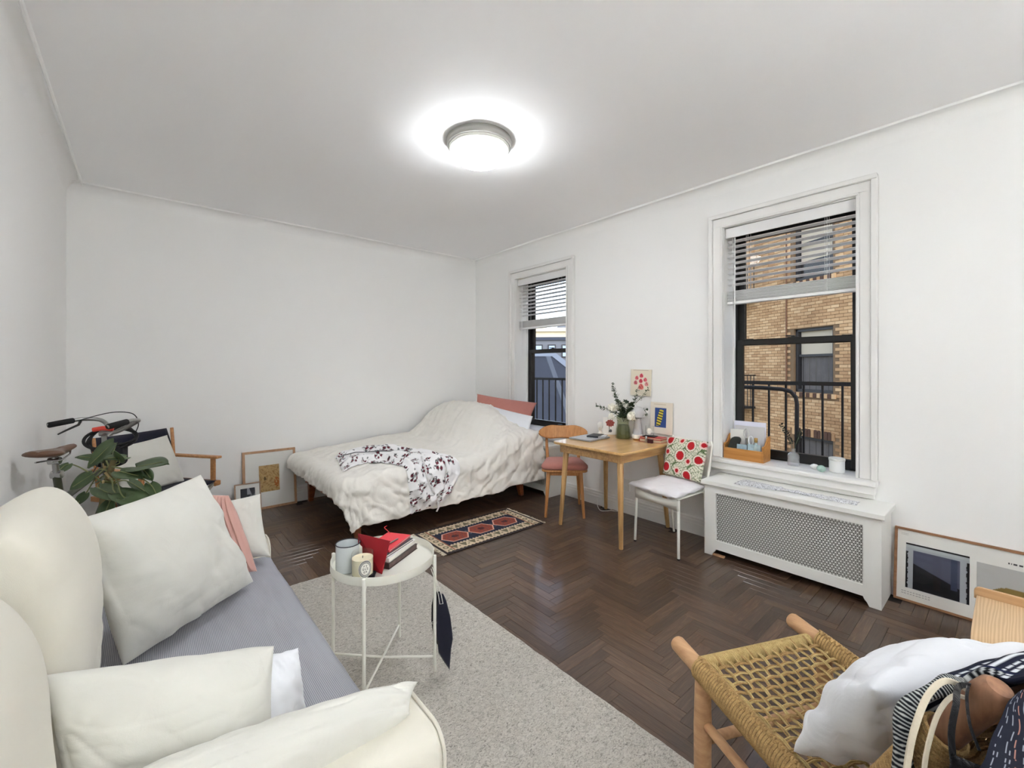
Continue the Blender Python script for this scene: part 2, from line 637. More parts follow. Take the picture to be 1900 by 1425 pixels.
# windows
def make_window(name, y0, y1, z0, z1):
    sz = .685
    root = struct(obj(name, MB().bx(W + .185, W + WT, y0, y0 + .018, sz, z1).bx(W + .185, W + WT, y1 - .018, y1, sz, z1).bx(W + .185, W + WT, y0 + .018, y1 - .018, z1 - .018, z1).bx(W + .2, W + WT + .03, y0, y1, sz - .05, sz + .02), M_black))
    j = MB().bx(W - .002, W + .185, y0 - .006, y0 + .001, sz - .02, z1).bx(W - .002, W + .185, y1 - .001, y1 + .006, sz - .02, z1).bx(W - .002, W + .185, y0, y1, z1 - .001, z1 + .006)
    j.bx(W + .165, W + .186, y0, y0 + .014, sz, z1).bx(W + .165, W + .186, y1 - .014, y1, sz, z1)
    obj('jamb', j, M_trim, root)
    c = MB()
    for a, b, th in ((0, .016, .034), (.016, .078, .024), (.078, .110, .044)):
        zt = z1
        c.bx(W - th, W + .001, y1 + a, y1 + b, sz, zt + a)
        c.bx(W - th, W + .001, y0 - b, y0 - a, sz, zt + a)
        c.bx(W - th, W + .001, y0 - b, y1 + b, zt + a, zt + b)
    obj('casing', c, M_trim, root, bevel=.006, seg=3)
    s = MB().bx(3.462, W + .001, y0 - .118, y1 + .118, .652, sz).bx(W, W + .205, y0, y1, .64, sz)
    obj('sill', s, M_trim, root, bevel=.010, seg=3)
    a = MB().bx(3.486, W + .001, y0 - .105, y1 + .105, .598, .652).bx(3.535, W + .001, y0 - .095, y1 + .095, .56, .598)
    obj('apron', a, M_trim, root, bevel=.008, seg=3)
    zm = 1.608
    for nm, xa, xb, za, zb, rb, rt in (('lower_sash', W + .19, W + .228, sz + .012, zm + .022, .062, .042), ('upper_sash', W + .232, W + .27, zm - .022, z1 - .018, .040, .055)):
        st = .05
        f = MB().bx(xa, xb, y0 + .018, y0 + .018 + st, za, zb).bx(xa, xb, y1 - .018 - st, y1 - .018, za, zb)
        f.bx(xa, xb, y0 + .018 + st, y1 - .018 - st, za, za + rb).bx(xa, xb, y0 + .018 + st, y1 - .018 - st, zb - rt, zb)
        # thin putty bead
        fo = obj(nm, f, M_black, root, bevel=.003)
        p = MB().bx((xa + xb) / 2 - .002, (xa + xb) / 2 + .002, y0 + .06, y1 - .06, za + rb - .01, zb - rt + .01)
        obj('pane', p, M_pane, fo)
    ym = (y0 + y1) / 2
    k = MB().bx(W + .195, W + .24, ym - .035, ym + .035, zm + .022, zm + .03).bx(W + .2, W + .225, ym - .012, ym + .012, zm + .03, zm + .042)
    k.beam((W + .21, ym, zm + .038), (W + .205, ym + .05, zm + .040), .012, .008)
    obj('sash_lock', k, M_black, root, bevel=.002)
    for yy in (y0 + .09, y1 - .12):
        obj('sash_lift', MB().bx(W + .18, W + .2, yy - .03, yy + .03, zm + .02, zm + .028), M_black, root, bevel=.002)
    return root
make_window('window_1', *WIN[0])
make_window('window_2', *WIN[1])

# slatted blinds half drawn up
M_slat = plain('blind_slat', (236, 236, 236), .45)
def make_blind(y0, y1, zt, n, z_first, pitch, zstack, label):
    t = thing('window_blind', label, 'blind', (W + .03, (y0 + y1) / 2, zt))
    ya, yb = y0 + .010, y1 - .008
    obj('valance', MB().bx(W + .015, W + .029, ya - .002, yb + .004, zt - .078, zt), M_slat, t, bevel=.003)
    obj('head_rail', MB().bx(W + .036, W + .09, ya, yb, zt - .055, zt - .004), M_slat, t, bevel=.003)
    X = W + .062
    me = None
    for k in range(n):
        z = z_first - k * pitch
        s = MB()
        P = []
        for i in range(5):
            u = -1 + 2 * i / 4
            P.append([(X + u * .025, ya, z + .0025 * (1 - u * u) - u * .004), (X + u * .025, yb, z + .0025 * (1 - u * u) - u * .004)])
        s.grid(P)
        obj('slat', s, M_slat, t, solid=.0025)
    m_ = 12
    for k in range(m_):
        z = zstack[0] + (zstack[1] - zstack[0]) * (k + .5) / m_
        obj('stacked_slat', MB().bx(X - .025 + random.uniform(-.006, .002), X + .025, ya, yb, z - .0014, z + .0014), M_slat, t)
    obj('bottom_rail', MB().bx(X - .026, X + .026, ya, yb, zstack[0] - .024, zstack[0] - .001), M_slat, t, bevel=.004)
    for yy in (ya + .16, yb - .16):
        obj('ladder_cord', MB().tube([(X - .027, yy, zt - .06), (X - .027, yy, zstack[0])], .0011, 5).tube([(X + .027, yy, zt - .06), (X + .027, yy, zstack[0])], .0011, 5).tube([(X - .027, yy + .012, zt - .06), (X - .027, yy + .012, zstack[0])], .0008, 5), M_slat, t)
    obj('tilt_wand', MB().tube([(W + .03, yb - .065, zt - .08), (W + .026, yb - .065, zt - .5), (W + .024, yb - .066, 1.56)], [.003, .0042, .0042], 6), M_slat, t)
    obj('lift_cord', MB().tube([(W + .032, yb - .045, zt - .08), (W + .03, yb - .045, 1.75)], .0015, 5), M_slat, t)
    return t
make_blind(WIN[0][0], WIN[0][1], 2.520, 9, 2.418, .0435, (1.935, 2.02), 'white slatted blind half raised in the big right window above the radiator')
make_blind(WIN[1][0], WIN[1][1], 2.505, 9, 2.405, .0440, (1.905, 1.985), 'white slatted blind half raised in the far window beside the bed')

# ------------------------------------------------------------------ outside
FP = Vector((12.4, 3.2, 0))
FE = Vector((.478, .878, 0)).normalized()
FN = Vector((-FE.y, FE.x, 0))            # towards the room
def fp(s, z, d=0.0):
    return FP + FE * s + FN * d + Vector((0, 0, z))
def brickwork():
    m, nt, b = newmat('tan_brick')
    oi = N(nt, 'ShaderNodeObjectInfo')
    at = N(nt, 'ShaderNodeAttribute')
    at.attribute_name = 'rnd'
    rnd = mathn(nt, 'FRACT', mathn(nt, 'ADD', oi.outputs['Random'], at.outputs['Fac']))
    rp = N(nt, 'ShaderNodeValToRGB')
    e = rp.color_ramp.elements
    e[0].color, e[1].color = lin((188, 146, 104)), lin((228, 190, 144))
    x = rp.color_ramp.elements.new(.5)
    x.color = lin((208, 166, 120))
    nt.links.new(rnd, rp.inputs[0])
    ge = N(nt, 'ShaderNodeNewGeometry')
    n = N(nt, 'ShaderNodeTexNoise', Scale=.9, Detail=5.0)
    nt.links.new(ge.outputs['Position'], n.inputs['Vector'])
    r2 = N(nt, 'ShaderNodeValToRGB')
    e = r2.color_ramp.elements
    e[0].position, e[0].color = .30, (.62, .58, .55, 1)
    e[1].position, e[1].color = .58, (1, 1, 1, 1)
    nt.links.new(n.outputs[0], r2.inputs[0])
    mm = N(nt, 'ShaderNodeMix')
    mm.data_type = 'RGBA'
    mm.blend_type = 'MULTIPLY'
    mm.inputs['Factor'].default_value = .8
    nt.links.new(rp.outputs[0], mm.inputs[6])
    nt.links.new(r2.outputs[0], mm.inputs[7])
    nt.links.new(mm.outputs[2], b.inputs['Base Color'])
    b.inputs['Roughness'].default_value = .9
    return m
M_brick = brickwork()
M_mortar = plain('mortar', (132, 106, 78), .95, var=.15, vs=3)
M_soot = plain('dark_brick', (88, 62, 48), .9, var=.3, vs=9)
bld = thing('brick_building', 'tan brick apartment house across the court seen through the right window', 'building', fp(0, -6))
fw = MB()
XF = [(-.50, .58, .80, 2.39), (-.50, .58, 3.60, 5.19), (-.50, .58, -2.0, -.30)]
segs = [(-9, -.50), (-.50, .58), (.58, 3.4)]
def fbox(mb, s0, s1, z0, z1, d0, d1):
    mb.add([fp(s0, z0, d0), fp(s1, z0, d0), fp(s1, z0, d1), fp(s0, z0, d1), fp(s0, z1, d0), fp(s1, z1, d0), fp(s1, z1, d1), fp(s0, z1, d1)],
           [(0, 3, 2, 1), (4, 5, 6, 7), (0, 1, 5, 4), (1, 2, 6, 5), (2, 3, 7, 6), (3, 0, 4, 7)])
zs = [-6, -2.0, -.30, .80, 2.39, 3.60, 5.19, 9.0]
for (a, b_) in segs:
    for i in range(7):
        if (a, b_) == (-.50, .58) and i in (1, 3, 5):
            continue
        fbox(fw, a, b_, zs[i], zs[i + 1], -.3, 0)
fbox(fw, -9, 3.4, -6, 9, -3.3, -3.0)
obj('facade', fw, M_mortar, bld)
BW_, BH_, J_ = .205, .066, .011
bricks = []
row = 0
z = -1.9
while z < 5.7:
    s = -2.6 + (BW_ / 2 if row % 2 else 0)
    while s < 3.35:
        s1 = min(s + BW_ - J_, 3.39)
        hit = any(s < q[1] + .02 and s1 > q[0] - .02 and z < q[3] + (.13 if i == 2 else 0) and z + BH_ > q[2] - .10 for i, q in enumerate(XF))
        if not hit:
            bricks.append((s, s1, z))
        s += BW_
    row += 1
    z += BH_ + J_
def bpts(s0, s1, z0, z1, d):
    return [fp(s0, z0, -.01), fp(s1, z0, -.01), fp(s1, z1, -.01), fp(s0, z1, -.01), fp(s0, z0, d), fp(s1, z0, d), fp(s1, z1, d), fp(s0, z1, d)]
BF = [(4, 5, 6, 7), (0, 1, 5, 4), (1, 2, 6, 5), (2, 3, 7, 6), (3, 0, 4, 7)]
def brick_rank(b):
    p = fp(b[0], b[2])
    vis = -1.15 < b[0] < 2.2 and -.5 < b[2] < 3.35
    return (0 if vis else 1, (p - Vector((0, 0, 1.4))).length)
bricks.sort(key=brick_rank)
bm0 = None
full = [b for b in bricks if abs((b[1] - b[0]) - (BW_ - J_)) < 1e-4][:300]
fs_ = set(full)
base = MB()
o0 = Vector(fp(0, 0))
vs0 = [Vector(p) - o0 for p in bpts(0, BW_ - J_, 0, BH_, .012)]
me_b = bpy.data.meshes.new('brick')
me_b.from_pydata([tuple(v) for v in vs0], [], BF)
me_b.materials.append(M_brick)
for (s0, s1, z0) in full:
    o = bpy.data.objects.new('brick', me_b)
    o.location = fp(s0, z0, random.uniform(-.003, .003))
    COL.objects.link(o)
    o.parent = bld
    o.matrix_parent_inverse = world_of(bld).inverted()
V, Fc, RN = [], [], []
for b in bricks:
    if b in fs_:
        continue
    o_ = len(V)
    r_ = random.random()
    V += [tuple(p) for p in bpts(b[0], b[1], b[2], b[2] + BH_, .012 + random.uniform(-.003, .003))]
    RN += [r_] * 8
    Fc += [tuple(i + o_ for i in f) for f in BF]
me_r = bpy.data.meshes.new('brick_courses')
me_r.from_pydata(V, [], Fc)
a_ = me_r.attributes.new('rnd', 'FLOAT', 'POINT')
a_.data.foreach_set('value', np.asarray(RN, dtype=np.float32))
me_r.materials.append(M_brick)
o = bpy.data.objects.new('brick_courses', me_r)  # plain grey plate set behind the grille
COL.objects.link(o)
o.parent = bld
o.matrix_parent_inverse = world_of(bld).inverted()
o['kind'] = 'stuff'
M_shade = plain('roller_shade', (206, 192, 168), .9)
M_curtain = plain('grey_curtain', (104, 98, 94), .9, var=.25, vs=7)
M_winframe = plain('dark_window_frame', (44, 42, 44), .5)
M_winglass = plain('dark_window_glass', (52, 48, 46), .15, spec=.4)
for i, (s0, s1, z0, z1) in enumerate(XF):
    f = MB()
    t_ = .07
    for (a, b_, c_, d_) in ((s0, s0 + t_, z0, z1), (s1 - t_, s1, z0, z1), (s0, s1, z1 - t_, z1), (s0, s1, z0, z0 + t_)):
        fbox(f, a, b_, c_, d_, -.16, -.06)
    zm = (z0 + z1) / 2 + .12
    fbox(f, s0 + t_, s1 - t_, zm - .03, zm + .03, -.15, -.08)
    wf = obj('window', f, M_winframe, bld)
    g = MB()
    fbox(g, s0 + t_, s1 - t_, z0 + t_, z1 - t_, -.155, -.15)
    obj('pane', g, M_winglass, wf)
    if i < 2:
        sh = MB()
        fbox(sh, s0 + t_ + .02, s1 - t_ - .02, zm + .03 - (.45 if i == 1 else 0.0), z1 - t_, -.149, -.143)
        obj('roller_shade', sh, M_shade, wf)
    cu = MB()
    if i != 1:
        P = []
        for k in range(25):
            s = s0 + t_ + .03 + (s1 - s0 - 2 * t_ - .06) * k / 24
            P.append([fp(s, z0 + t_, -.145 + .006 * math.sin(k * 1.3)), fp(s, zm - .03 if i == 0 else z1 - t_, -.145 + .006 * math.sin(k * 1.3))])
        cu.grid(P)
        obj('curtain', cu, M_curtain, wf)
    if i < 2:
        for k in range(13):
            sb = MB()
            a = s0 - .08 + (s1 - s0 + .16) * k / 13
            fbox(sb, a, a + (s1 - s0 + .16) / 13 - .012, z0 - .115, z0 - .01, -.02, .05)
            obj('sill_brick', sb, M_soot if k % 2 else M_brick, bld)
    else:
        for k in range(13):
            sb = MB()
            a = s0 - .05 + (s1 - s0 + .1) * k / 13
            fbox(sb, a, a + (s1 - s0 + .1) / 13 - .015, z1 + .01, z1 + .20, -.02, .02)
            obj('lintel_brick', sb, M_soot if k % 3 else M_brick, bld)
dp = MB().tube([fp(.78, 6.5, .03), fp(.78, -5, .03)], .018, 6)
obj('downpipe', dp, plain('brown_pipe', (120, 84, 60), .7), bld)
# landing with bars hung on the brick house
M_iron = plain('black_iron', (26, 26, 28), .6)
fe = thing('far_fire_escape', 'small dark fire escape landing with bars on the tan brick house', 'fire escape', fp(2.1, .2, .4))
for zz in (.25, 3.35):
    obj('landing', (lambda q: (fbox(q, 1.82, 3.2, zz, zz + .06, .05, .75), q)[1])(MB()), M_iron, fe)
    for k in range(7):
        a = fp(1.82, 0, .10 + k * .105)
        obj('bar', MB().cyl((a.x, a.y, zz), (a.x, a.y, zz + .95), .011, n=6), M_iron, fe)
    for k in range(5):
        a = fp(1.98 + k * .16, 0, .74)
        obj('bar', MB().cyl((a.x, a.y, zz), (a.x, a.y, zz + .95), .011, n=6), M_iron, fe)
    obj('rail', MB().tube([fp(1.82, zz + .95, .05), fp(1.82, zz + .95, .74), fp(3.2, zz + .95, .74)], .018, 6), M_iron, fe)

# iron railing of the landing outside both windows
ra = thing('fire_escape_railing', 'black iron fire escape railing with thin bars right outside the windows', 'railing', (4.4, 2.6, .3))
obj('top_rail', MB().beam((4.4, .2, 1.272), (4.4, 5.3, 1.240), .012, .034), M_iron, ra)
y = 1.625 - .138 * 9
while y < 5.2:
    obj('baluster', MB().beam((4.4, y, .30), (4.4, y, 1.262), .014, .016, up=(1, 0, 0)), M_iron, ra)
    y += .138 if y < 2.2 else .126
obj('handrail', MB().tube([(4.28, 1.95, 1.226), (4.28, 1.50, 1.222), (4.28, 1.345, 1.214), (4.28, 1.275, 1.195), (4.28, 1.238, 1.15), (4.28, 1.228, 1.09), (4.28, 1.232, .30)], .017, 8), M_iron, ra)
obj('bottom_rail', MB().beam((4.4, .2, .33), (4.4, 5.3, .33), .012, .03), M_iron, ra)
for k in range(8):
    obj('floor_slat', MB().bx(3.9 + k * .07, 3.94 + k * .07, .2, 5.3, .27, .29), M_iron, ra)
obj('stair_stringer', MB().beam((4.75, 4.70, 1.58), (4.75, 4.20, .55), .012, .10, up=(1, 0, 0)), plain('weathered_iron', (110, 120, 135), .6), ra)

# far view through the window beside the bed
M_slate = plain('slate_blue_brick', (64, 70, 84), .9, var=.18, vs=1.2, bump=.3, bs=6, bd=.05)
M_slate2 = plain('grey_blue_brick', (118, 122, 130), .9, var=.15, vs=.6)
M_cream = plain('sun_toned_cream', (226, 216, 190), .8, var=.1, vs=.4)  # cream also carries the sunlight on the far upper buildings
VD = Vector((.72, .70, 0)).normalized()
VR = Vector((.70, -.72, 0)).normalized()
def far(f, r, z):
    p = VD * f + VR * r
    return (p.x, p.y, z)
def fbx(mb, f0, f1, r0, r1, z0, z1):
    mb.add([far(f0, r0, z0), far(f1, r0, z0), far(f1, r1, z0), far(f0, r1, z0), far(f0, r0, z1), far(f1, r0, z1), far(f1, r1, z1), far(f0, r1, z1)],
           [(0, 3, 2, 1), (4, 5, 6, 7), (0, 1, 5, 4), (1, 2, 6, 5), (2, 3, 7, 6), (3, 0, 4, 7)])
    return mb
b1 = thing('rowhouse', 'slate blue rowhouse with three small windows seen through the far window', 'building', far(70, 0, -6))
obj('wall', fbx(MB(), 70, 80, -14, 10, -6, 5.9), M_slate2, b1)
obj('parapet', fbx(MB(), 69.7, 80, -14, 10, 5.9, 6.4), M_slate, b1)
for r in (-6.5, -4.4, -2.1, 0.0, 2.2):
    w = obj('window', fbx(MB(), 69.8, 70, r - .62, r + .62, 3.1, 5.2), M_winframe, b1)
    obj('pane', fbx(MB(), 69.75, 69.8, r - .45, r + .45, 3.3, 5.0), plain('pale_pane', (150, 180, 220), .1, spec=.8), w)
b2 = thing('cream_house', 'house with a cornice, sunlight put into its pale cream colour, rising behind the slate blue rowhouse', 'building', far(95, 0, -6))
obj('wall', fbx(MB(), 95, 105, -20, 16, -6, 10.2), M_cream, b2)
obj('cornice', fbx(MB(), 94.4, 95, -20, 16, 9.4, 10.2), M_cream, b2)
for r in (-7.5, -2.5, 2.5, 7):
    q = MB()
    q.prism([(-1.5, 10.2), (1.5, 10.2), (0, 12.4)], lambda a, b_: far(95.2, r + a, b_), VD * 4)
    d_ = obj('dormer', q, plain('slate_roof', (120, 126, 136), .8), b2)
b3 = thing('dark_stair_wall', 'dark slate brick wall with a sloping top edge behind the railing of the far window', 'wall', far(24, -1, -6))
q = MB()
q.prism([(-9, -6), (6.5, -6), (6.5, -3.2), (0.02, 2.05), (-9, 2.05)], lambda a, b_: far(24, a, b_), VD * .4)
obj('wall', q, M_slate, b3)
q = MB()
q.prism([(6.5, -3.2), (6.5, -2.9), (.02, 2.4), (-9, 2.4), (-9, 2.05), (0.02, 2.05)], lambda a, b_: far(23.95, a, b_), VD * .5)
obj('coping', q, plain('coping_stone', (140, 150, 166), .8), b3)
b4 = thing('red_tree', 'small red leaved tree glowing behind the sloping dark wall', 'tree', (27.9, 25.6, -6))
obj('trunk', MB().tube([(27.9, 25.6, -6), (27.9, 25.6, .3)], .15, 7), plain('bark', (70, 54, 46), .9), b4)
cr = MB()
rr = random.Random(3)
for k in range(240):
    v = Vector((rr.gauss(0, 1), rr.gauss(0, 1), rr.gauss(0, 1))).normalized() * rr.uniform(.4, 1.5)
    c = Vector((27.9, 25.6, .7)) + v
    a = Vector((rr.gauss(0, 1), rr.gauss(0, 1), rr.gauss(0, 1))).normalized() * .22
    b_ = a.orthogonal().normalized() * .16
    cr.add([c - a, c + b_, c + a, c - b_], [(0, 1, 2, 3)])
fo = obj('foliage', cr, plain('red_leaves', (206, 82, 76), .8, var=.2), b4)
fo['kind'] = 'stuff'
g_ = obj('courtyard_ground', MB().bx(W + 2, 140, -60, 140, -6.3, -6), plain('court_ground', (90, 88, 86), .95, var=.2, vs=.5))
tag(g_, 'grey courtyard ground below the windows', 'ground')
g_['kind'] = 'structure'

# ------------------------------------------------------------------ ceiling light
lp = thing('ceiling_light', 'round flush ceiling light with glowing white glass bowl', 'lamp', (1.672, 2.285, H))
c = (1.672, 2.285, H)
obj('base_ring', MB().lathe([(.19, 0.004), (.209, 0.0), (.212, -.014), (.212, -.034), (.207, -.046), (.198, -.050), (.192, -.046), (.192, -.001)], c, 56), plain('nickel_ring', (150, 148, 142), .4, .3), lp, smooth=True, angle=30)
obj('trim_ring', MB().lathe([(.186, -.030), (.197, -.048), (.197, -.055), (.191, -.060), (.191, -.066), (.185, -.072), (.178, -.074)], c, 56), M_whitemetal, lp, smooth=True, angle=30)
em = bpy.data.materials.new('glowing_glass')
em.use_nodes = True
em.node_tree.nodes.clear()
_e = em.node_tree.nodes.new('ShaderNodeEmission')
_e.inputs[0].default_value = (.935, .968, 1.0, 1)
_e.inputs[1].default_value = LAMP
_o = em.node_tree.nodes.new('ShaderNodeOutputMaterial')
em.node_tree.links.new(_e.outputs[0], _o.inputs[0])
obj('glass_bowl', MB().lathe([(.184, -.055), (.183, -.075), (.178, -.098), (.164, -.120), (.138, -.136), (.10, -.146), (.05, -.151), (0.0005, -.152)], c, 56), em, lp, smooth=True, angle=180)

# unseen fill light added behind the viewer to brighten ceiling and room
ul = thing('added_fill_lamp', 'added fill light in a wide white bowl on a pole, unseen behind the viewer', 'lamp', (0.40, -1.75, 0))
c = (0.40, -1.75, 0)
obj('base', MB().lathe([(.0005, 0), (.14, 0), (.145, .008), (.14, .022), (.02, .03), (.0005, .03)], c, 36), M_whitemetal, ul, smooth=True, angle=40)
obj('pole', MB().cyl((0.40, -1.75, .03), (0.40, -1.75, .80), .016), M_whitemetal, ul, smooth=True)
obj('bowl', MB().lathe([(.02, .795), (.14, .81), (.24, .86), (.275, .93), (.285, 1.06), (.283, 1.06), (.273, .931), (.237, .863), (.138, .814), (.0005, .80)], c, 48), M_whitemetal, ul, smooth=True, angle=60)
e2 = em.copy()
e2.name = 'fill_glow'
e2.node_tree.nodes['Emission'].inputs[1].default_value = FILL_LIGHT
obj('glow_disc', MB().lathe([(.0005, .850), (.20, .850), (.205, .856), (.0005, .860)], c, 32), e2, ul, smooth=True)
# ------------------------------------------------------------------ soft shapes
def nz(p, s, seed=0.0):
    return mnoise.noise(Vector((p[0] * s + seed, p[1] * s - seed * .7, p[2] * s + seed * 1.3)))

def pillow_mb(c, thick, n=26, pinch=.06, wr=.006, ws=9.0, seed=0.0, sag=0.0, exp=2.4, power=.55, back=1.0, rib=0):
    """c = corners BL, BR, TR, TL seen from the front"""
    BL, BR, TR, TL = [Vector(p) for p in c]
    nrm = ((BR - BL).cross(TL - BL)).normalized()
    up = ((TL + TR) - (BL + BR)).normalized()
    mb = MB()
    for sgn in (1, -1):
        P = []
        for i in range(n + 1):
            row = []
            for j in range(n + 1):
                U, V = -1 + 2 * i / n, -1 + 2 * j / n
                # denser near the edges
                U = math.sin(U * PI / 2) * .6 + U * .4
                V = math.sin(V * PI / 2) * .6 + V * .4
                u = U * (1 - pinch * (1 - V * V))
                v = V * (1 - pinch * (1 - U * U))
                a, b = (u + 1) / 2, (v + 1) / 2
                p = BL * (1 - a) * (1 - b) + BR * a * (1 - b) + TR * a * b + TL * (1 - a) * b
                e = max(0.0, (1 - abs(U) ** exp) * (1 - abs(V) ** exp))
                t = thick / 2 * e ** power * (1.0 if sgn > 0 else back)
                edge = min(1.0, e * 5)
                w = (nz(p, ws, seed) * 1.0 + .5 * nz(p, ws * 2.3, seed + 5)) * wr * edge
                cr_ = (1 - abs(nz((a * 3.2 + b * 1.1 + seed, b * 1.2 - a * .5, 0), 1.9, seed + 7))) ** 5 + .6 * (1 - abs(nz((a * 1.4 - b * 2.6, b * 3.1 + a, seed), 1.6, seed + 4))) ** 6
                w -= wr * .75 * cr_ * edge * (1 - .45 * e)
                # radiating creases near the edges
                w += wr * .8 * (1 - e) * edge * math.sin(ws * 2.2 * (a + b * .7) + 6 * nz(p, 4, seed + 2))
                if rib:
                    w += .0065 * math.sin(a * rib * 2 * PI) * edge
                p = p + nrm * (sgn * t + (w if sgn > 0 else -w)) - up * sag * e * (1 - b)
                row.append(p)
            P.append(row)
        mb.grid(P)
    return mb

def crom(P, t):
    n = len(P)
    x = t * (n - 1)
    i = min(int(x), n - 2)
    f = x - i
    p1, p2 = P[i], P[i + 1]
    p0 = P[i - 1] if i > 0 else p1 * 2 - p2
    p3 = P[i + 2] if i + 2 < n else p2 * 2 - p1
    return .5 * ((2 * p1) + (p2 - p0) * f + (2 * p0 - 5 * p1 + 4 * p2 - p3) * f * f + (3 * p1 - p0 - 3 * p2 + p3) * f ** 3)

def patch_pts(rows, nu, nv):
    rows = [[Vector(p) for p in r] for r in rows]
    dense = [[crom(r, j / nv) for j in range(nv + 1)] for r in rows]
    return [[crom([d[j] for d in dense], i / nu) for j in range(nv + 1)] for i in range(nu + 1)]

def sm(a, b, x):
    t = max(0.0, min(1.0, (x - a) / (b - a)))
    return t * t * (3 - 2 * t)

C_duvet = cloth('cream_linen', (236, 233, 226), crease=.12, cs=22.0, var=.05)
C_white = cloth('white_cotton', (218, 217, 210), crease=.22, cs=9.0, var=.04)
C_cream = cloth('ivory_canvas', (220, 216, 204), crease=.2, cs=5.0, var=.04)
C_bright = cloth('bright_white_cotton', (228, 230, 235), crease=.25, cs=9.0, var=.03)
C_knit = cloth('pink_knit', (204, 160, 150), crease=.2, cs=7.0, var=.10)
C_pink = cloth('dusty_pink_cotton', (190, 128, 118), crease=.3, cs=7.0, var=.12)

# ------------------------------------------------------------------ bed
bed = thing('bed', 'low wooden platform bed with tapered legs along the back wall', 'bed', (2.2, 4.2, 0))
f = MB()
f.prism([(4.83, .315), (4.83, .20), (4.75, .215), (3.60, .215), (3.50, .20), (3.50, .315), (3.6, .30), (4.75, .30)], lambda a, b: (1.285, a, b), (.035, 0, 0))
obj('foot_rail', f, M_teak, bed, bevel=.008)
obj('side_rail', MB().bx(1.29, 3.2, 3.50, 3.53, .205, .30), M_teak, bed, bevel=.006)
obj('side_rail', MB().bx(1.29, 3.2, 4.80, 4.83, .205, .30), M_teak, bed, bevel=.006)
obj('head_rail', MB().bx(3.17, 3.20, 3.50, 4.83, .205, .42), M_teak, bed, bevel=.006)
for (x, y, dx, dy) in ((1.34, 4.77, .0, .060), (1.34, 3.58, .0, -.06), (3.14, 3.58, .02, -.04), (3.14, 4.77, .02, .05)):
    q = MB()
    a, b = .040, .022
    q.add([(x - a, y - a, .25), (x + a, y - a, .25), (x + a, y + a, .25), (x - a, y + a, .25),
           (x + dx - b, y + dy - b, 0), (x + dx + b, y + dy - b, 0), (x + dx + b, y + dy + b, 0), (x + dx - b, y + dy + b, 0)],
          [(0, 1, 2, 3), (7, 6, 5, 4), (0, 4, 5, 1), (1, 5, 6, 2), (2, 6, 7, 3), (3, 7, 4, 0)])
    obj('leg', q, M_teak, bed, bevel=.006)
obj('mattress', MB().bx(1.305, 3.165, 3.535, 4.82, .235, .50), plain('mattress_ticking', (206, 200, 190), .9), bed, bevel=.04, seg=4)

DX0, DX1, DY0, DY1 = 1.235, 3.285, 3.44, 4.835
def bed_top(x, y):
    z = .545 + .05 * sm(1.5, 2.3, x) * sm(3.5, 4.3, y)
    g = .44 + .56 * sm(3.45, 4.15, y)
    g *= 1 - .18 * sm(4.55, 4.95, y)
    up = sm(2.40, 2.98, x)
    z += .37 * up * g * (1 - .10 * sm(3.02, 3.3, x))
    z -= .03 * sm(1.5, 1.25, x)
    return z
def bed_surf(x, y, off=0.0, wr=1.0):
    """flat cloth coordinates to a point of the draped duvet"""
    rc = .10
    cx, cy = max(DX0 + rc, min(x, 9)), max(DY0 + rc, min(y, 9))
    dx, dy = x - cx, y - cy
    r = math.hypot(dx, dy)
    d = r - rc
    if d <= 0:
        p = Vector((x, y, bed_top(x, y)))
        n = Vector((0, 0, 1))
        side = 0.0
    else:
        n2 = Vector((dx / r, dy / r, 0))
        b = Vector((cx, cy, 0)) + n2 * rc
        zt = bed_top(b.x, b.y)
        rr = .085
        a = min(d / rr, PI / 2)
        hor, ver = rr * math.sin(a), rr * (1 - math.cos(a))
        if d > rr * PI / 2:
            k = d - rr * PI / 2
            ver += k * .985
            hor += k * .10
        p = b + n2 * hor
        ver *= 1 + (zt - .555) / .455 * sm(.1, .9, abs(n2.y)) * min(1, d / .3)
        p.z = zt - ver
        n = (n2 * math.sin(a) + Vector((0, 0, math.cos(a)))).normalized()
        side = min(1.0, d / .15)
    q = Vector((x, y, 0))
    w = .014 * nz(q, 3.0, 1) + .005 * nz(q, 8.0, 3)
    tf = .4 + .6 * max(side, sm(2.3, 2.9, x) * .8)
    w += tf * .013 * (1 - abs(nz((x * .5 + y * .4, y * 1.5 - x * .8, 0), 6.0, 21))) ** 5 + tf * .010 * (1 - abs(nz((x * 1.3 - y * .3, y * .8 + x * .4, 0), 8.0, 25))) ** 6
    w += side * .018 * (1 - abs(nz((x * .9 + y * 1.1, y * .35 - x * .2, 0), 6.5, 33))) ** 4
    w += .016 * nz((x * .5 + y * .9, y * 2.2 - x * 1.2, 0), 7.0, 7) * (.4 + .6 * sm(2.2, 2.9, x))
    w += side * (.020 * nz((x * 1.0 + y * .7, y * .25, 0), 8.0, 11) + .004 * nz((x, y * .4, 0), 19.0, 2))
    return p + n * (w * wr + off)
nx_, ny_ = 220, 190
P = []
for i in range(nx_ + 1):
    x = DX0 - .185 + (DX1 - DX0 + .185) * i / nx_
    row = []
    for j in range(ny_ + 1):
        y = DY0 - .425 + .02 * nz((x, 0, 0), 3, 4) + (DY1 - DY0 + .425) * j / ny_
        row.append(bed_surf(x, y))
    P.append(row)
dv = obj('duvet', MB().grid(P), C_duvet, None, smooth=True, angle=180, solid=.028)
tag(dv, 'rumpled cream linen duvet draped over the bed to near the floor', 'duvet')

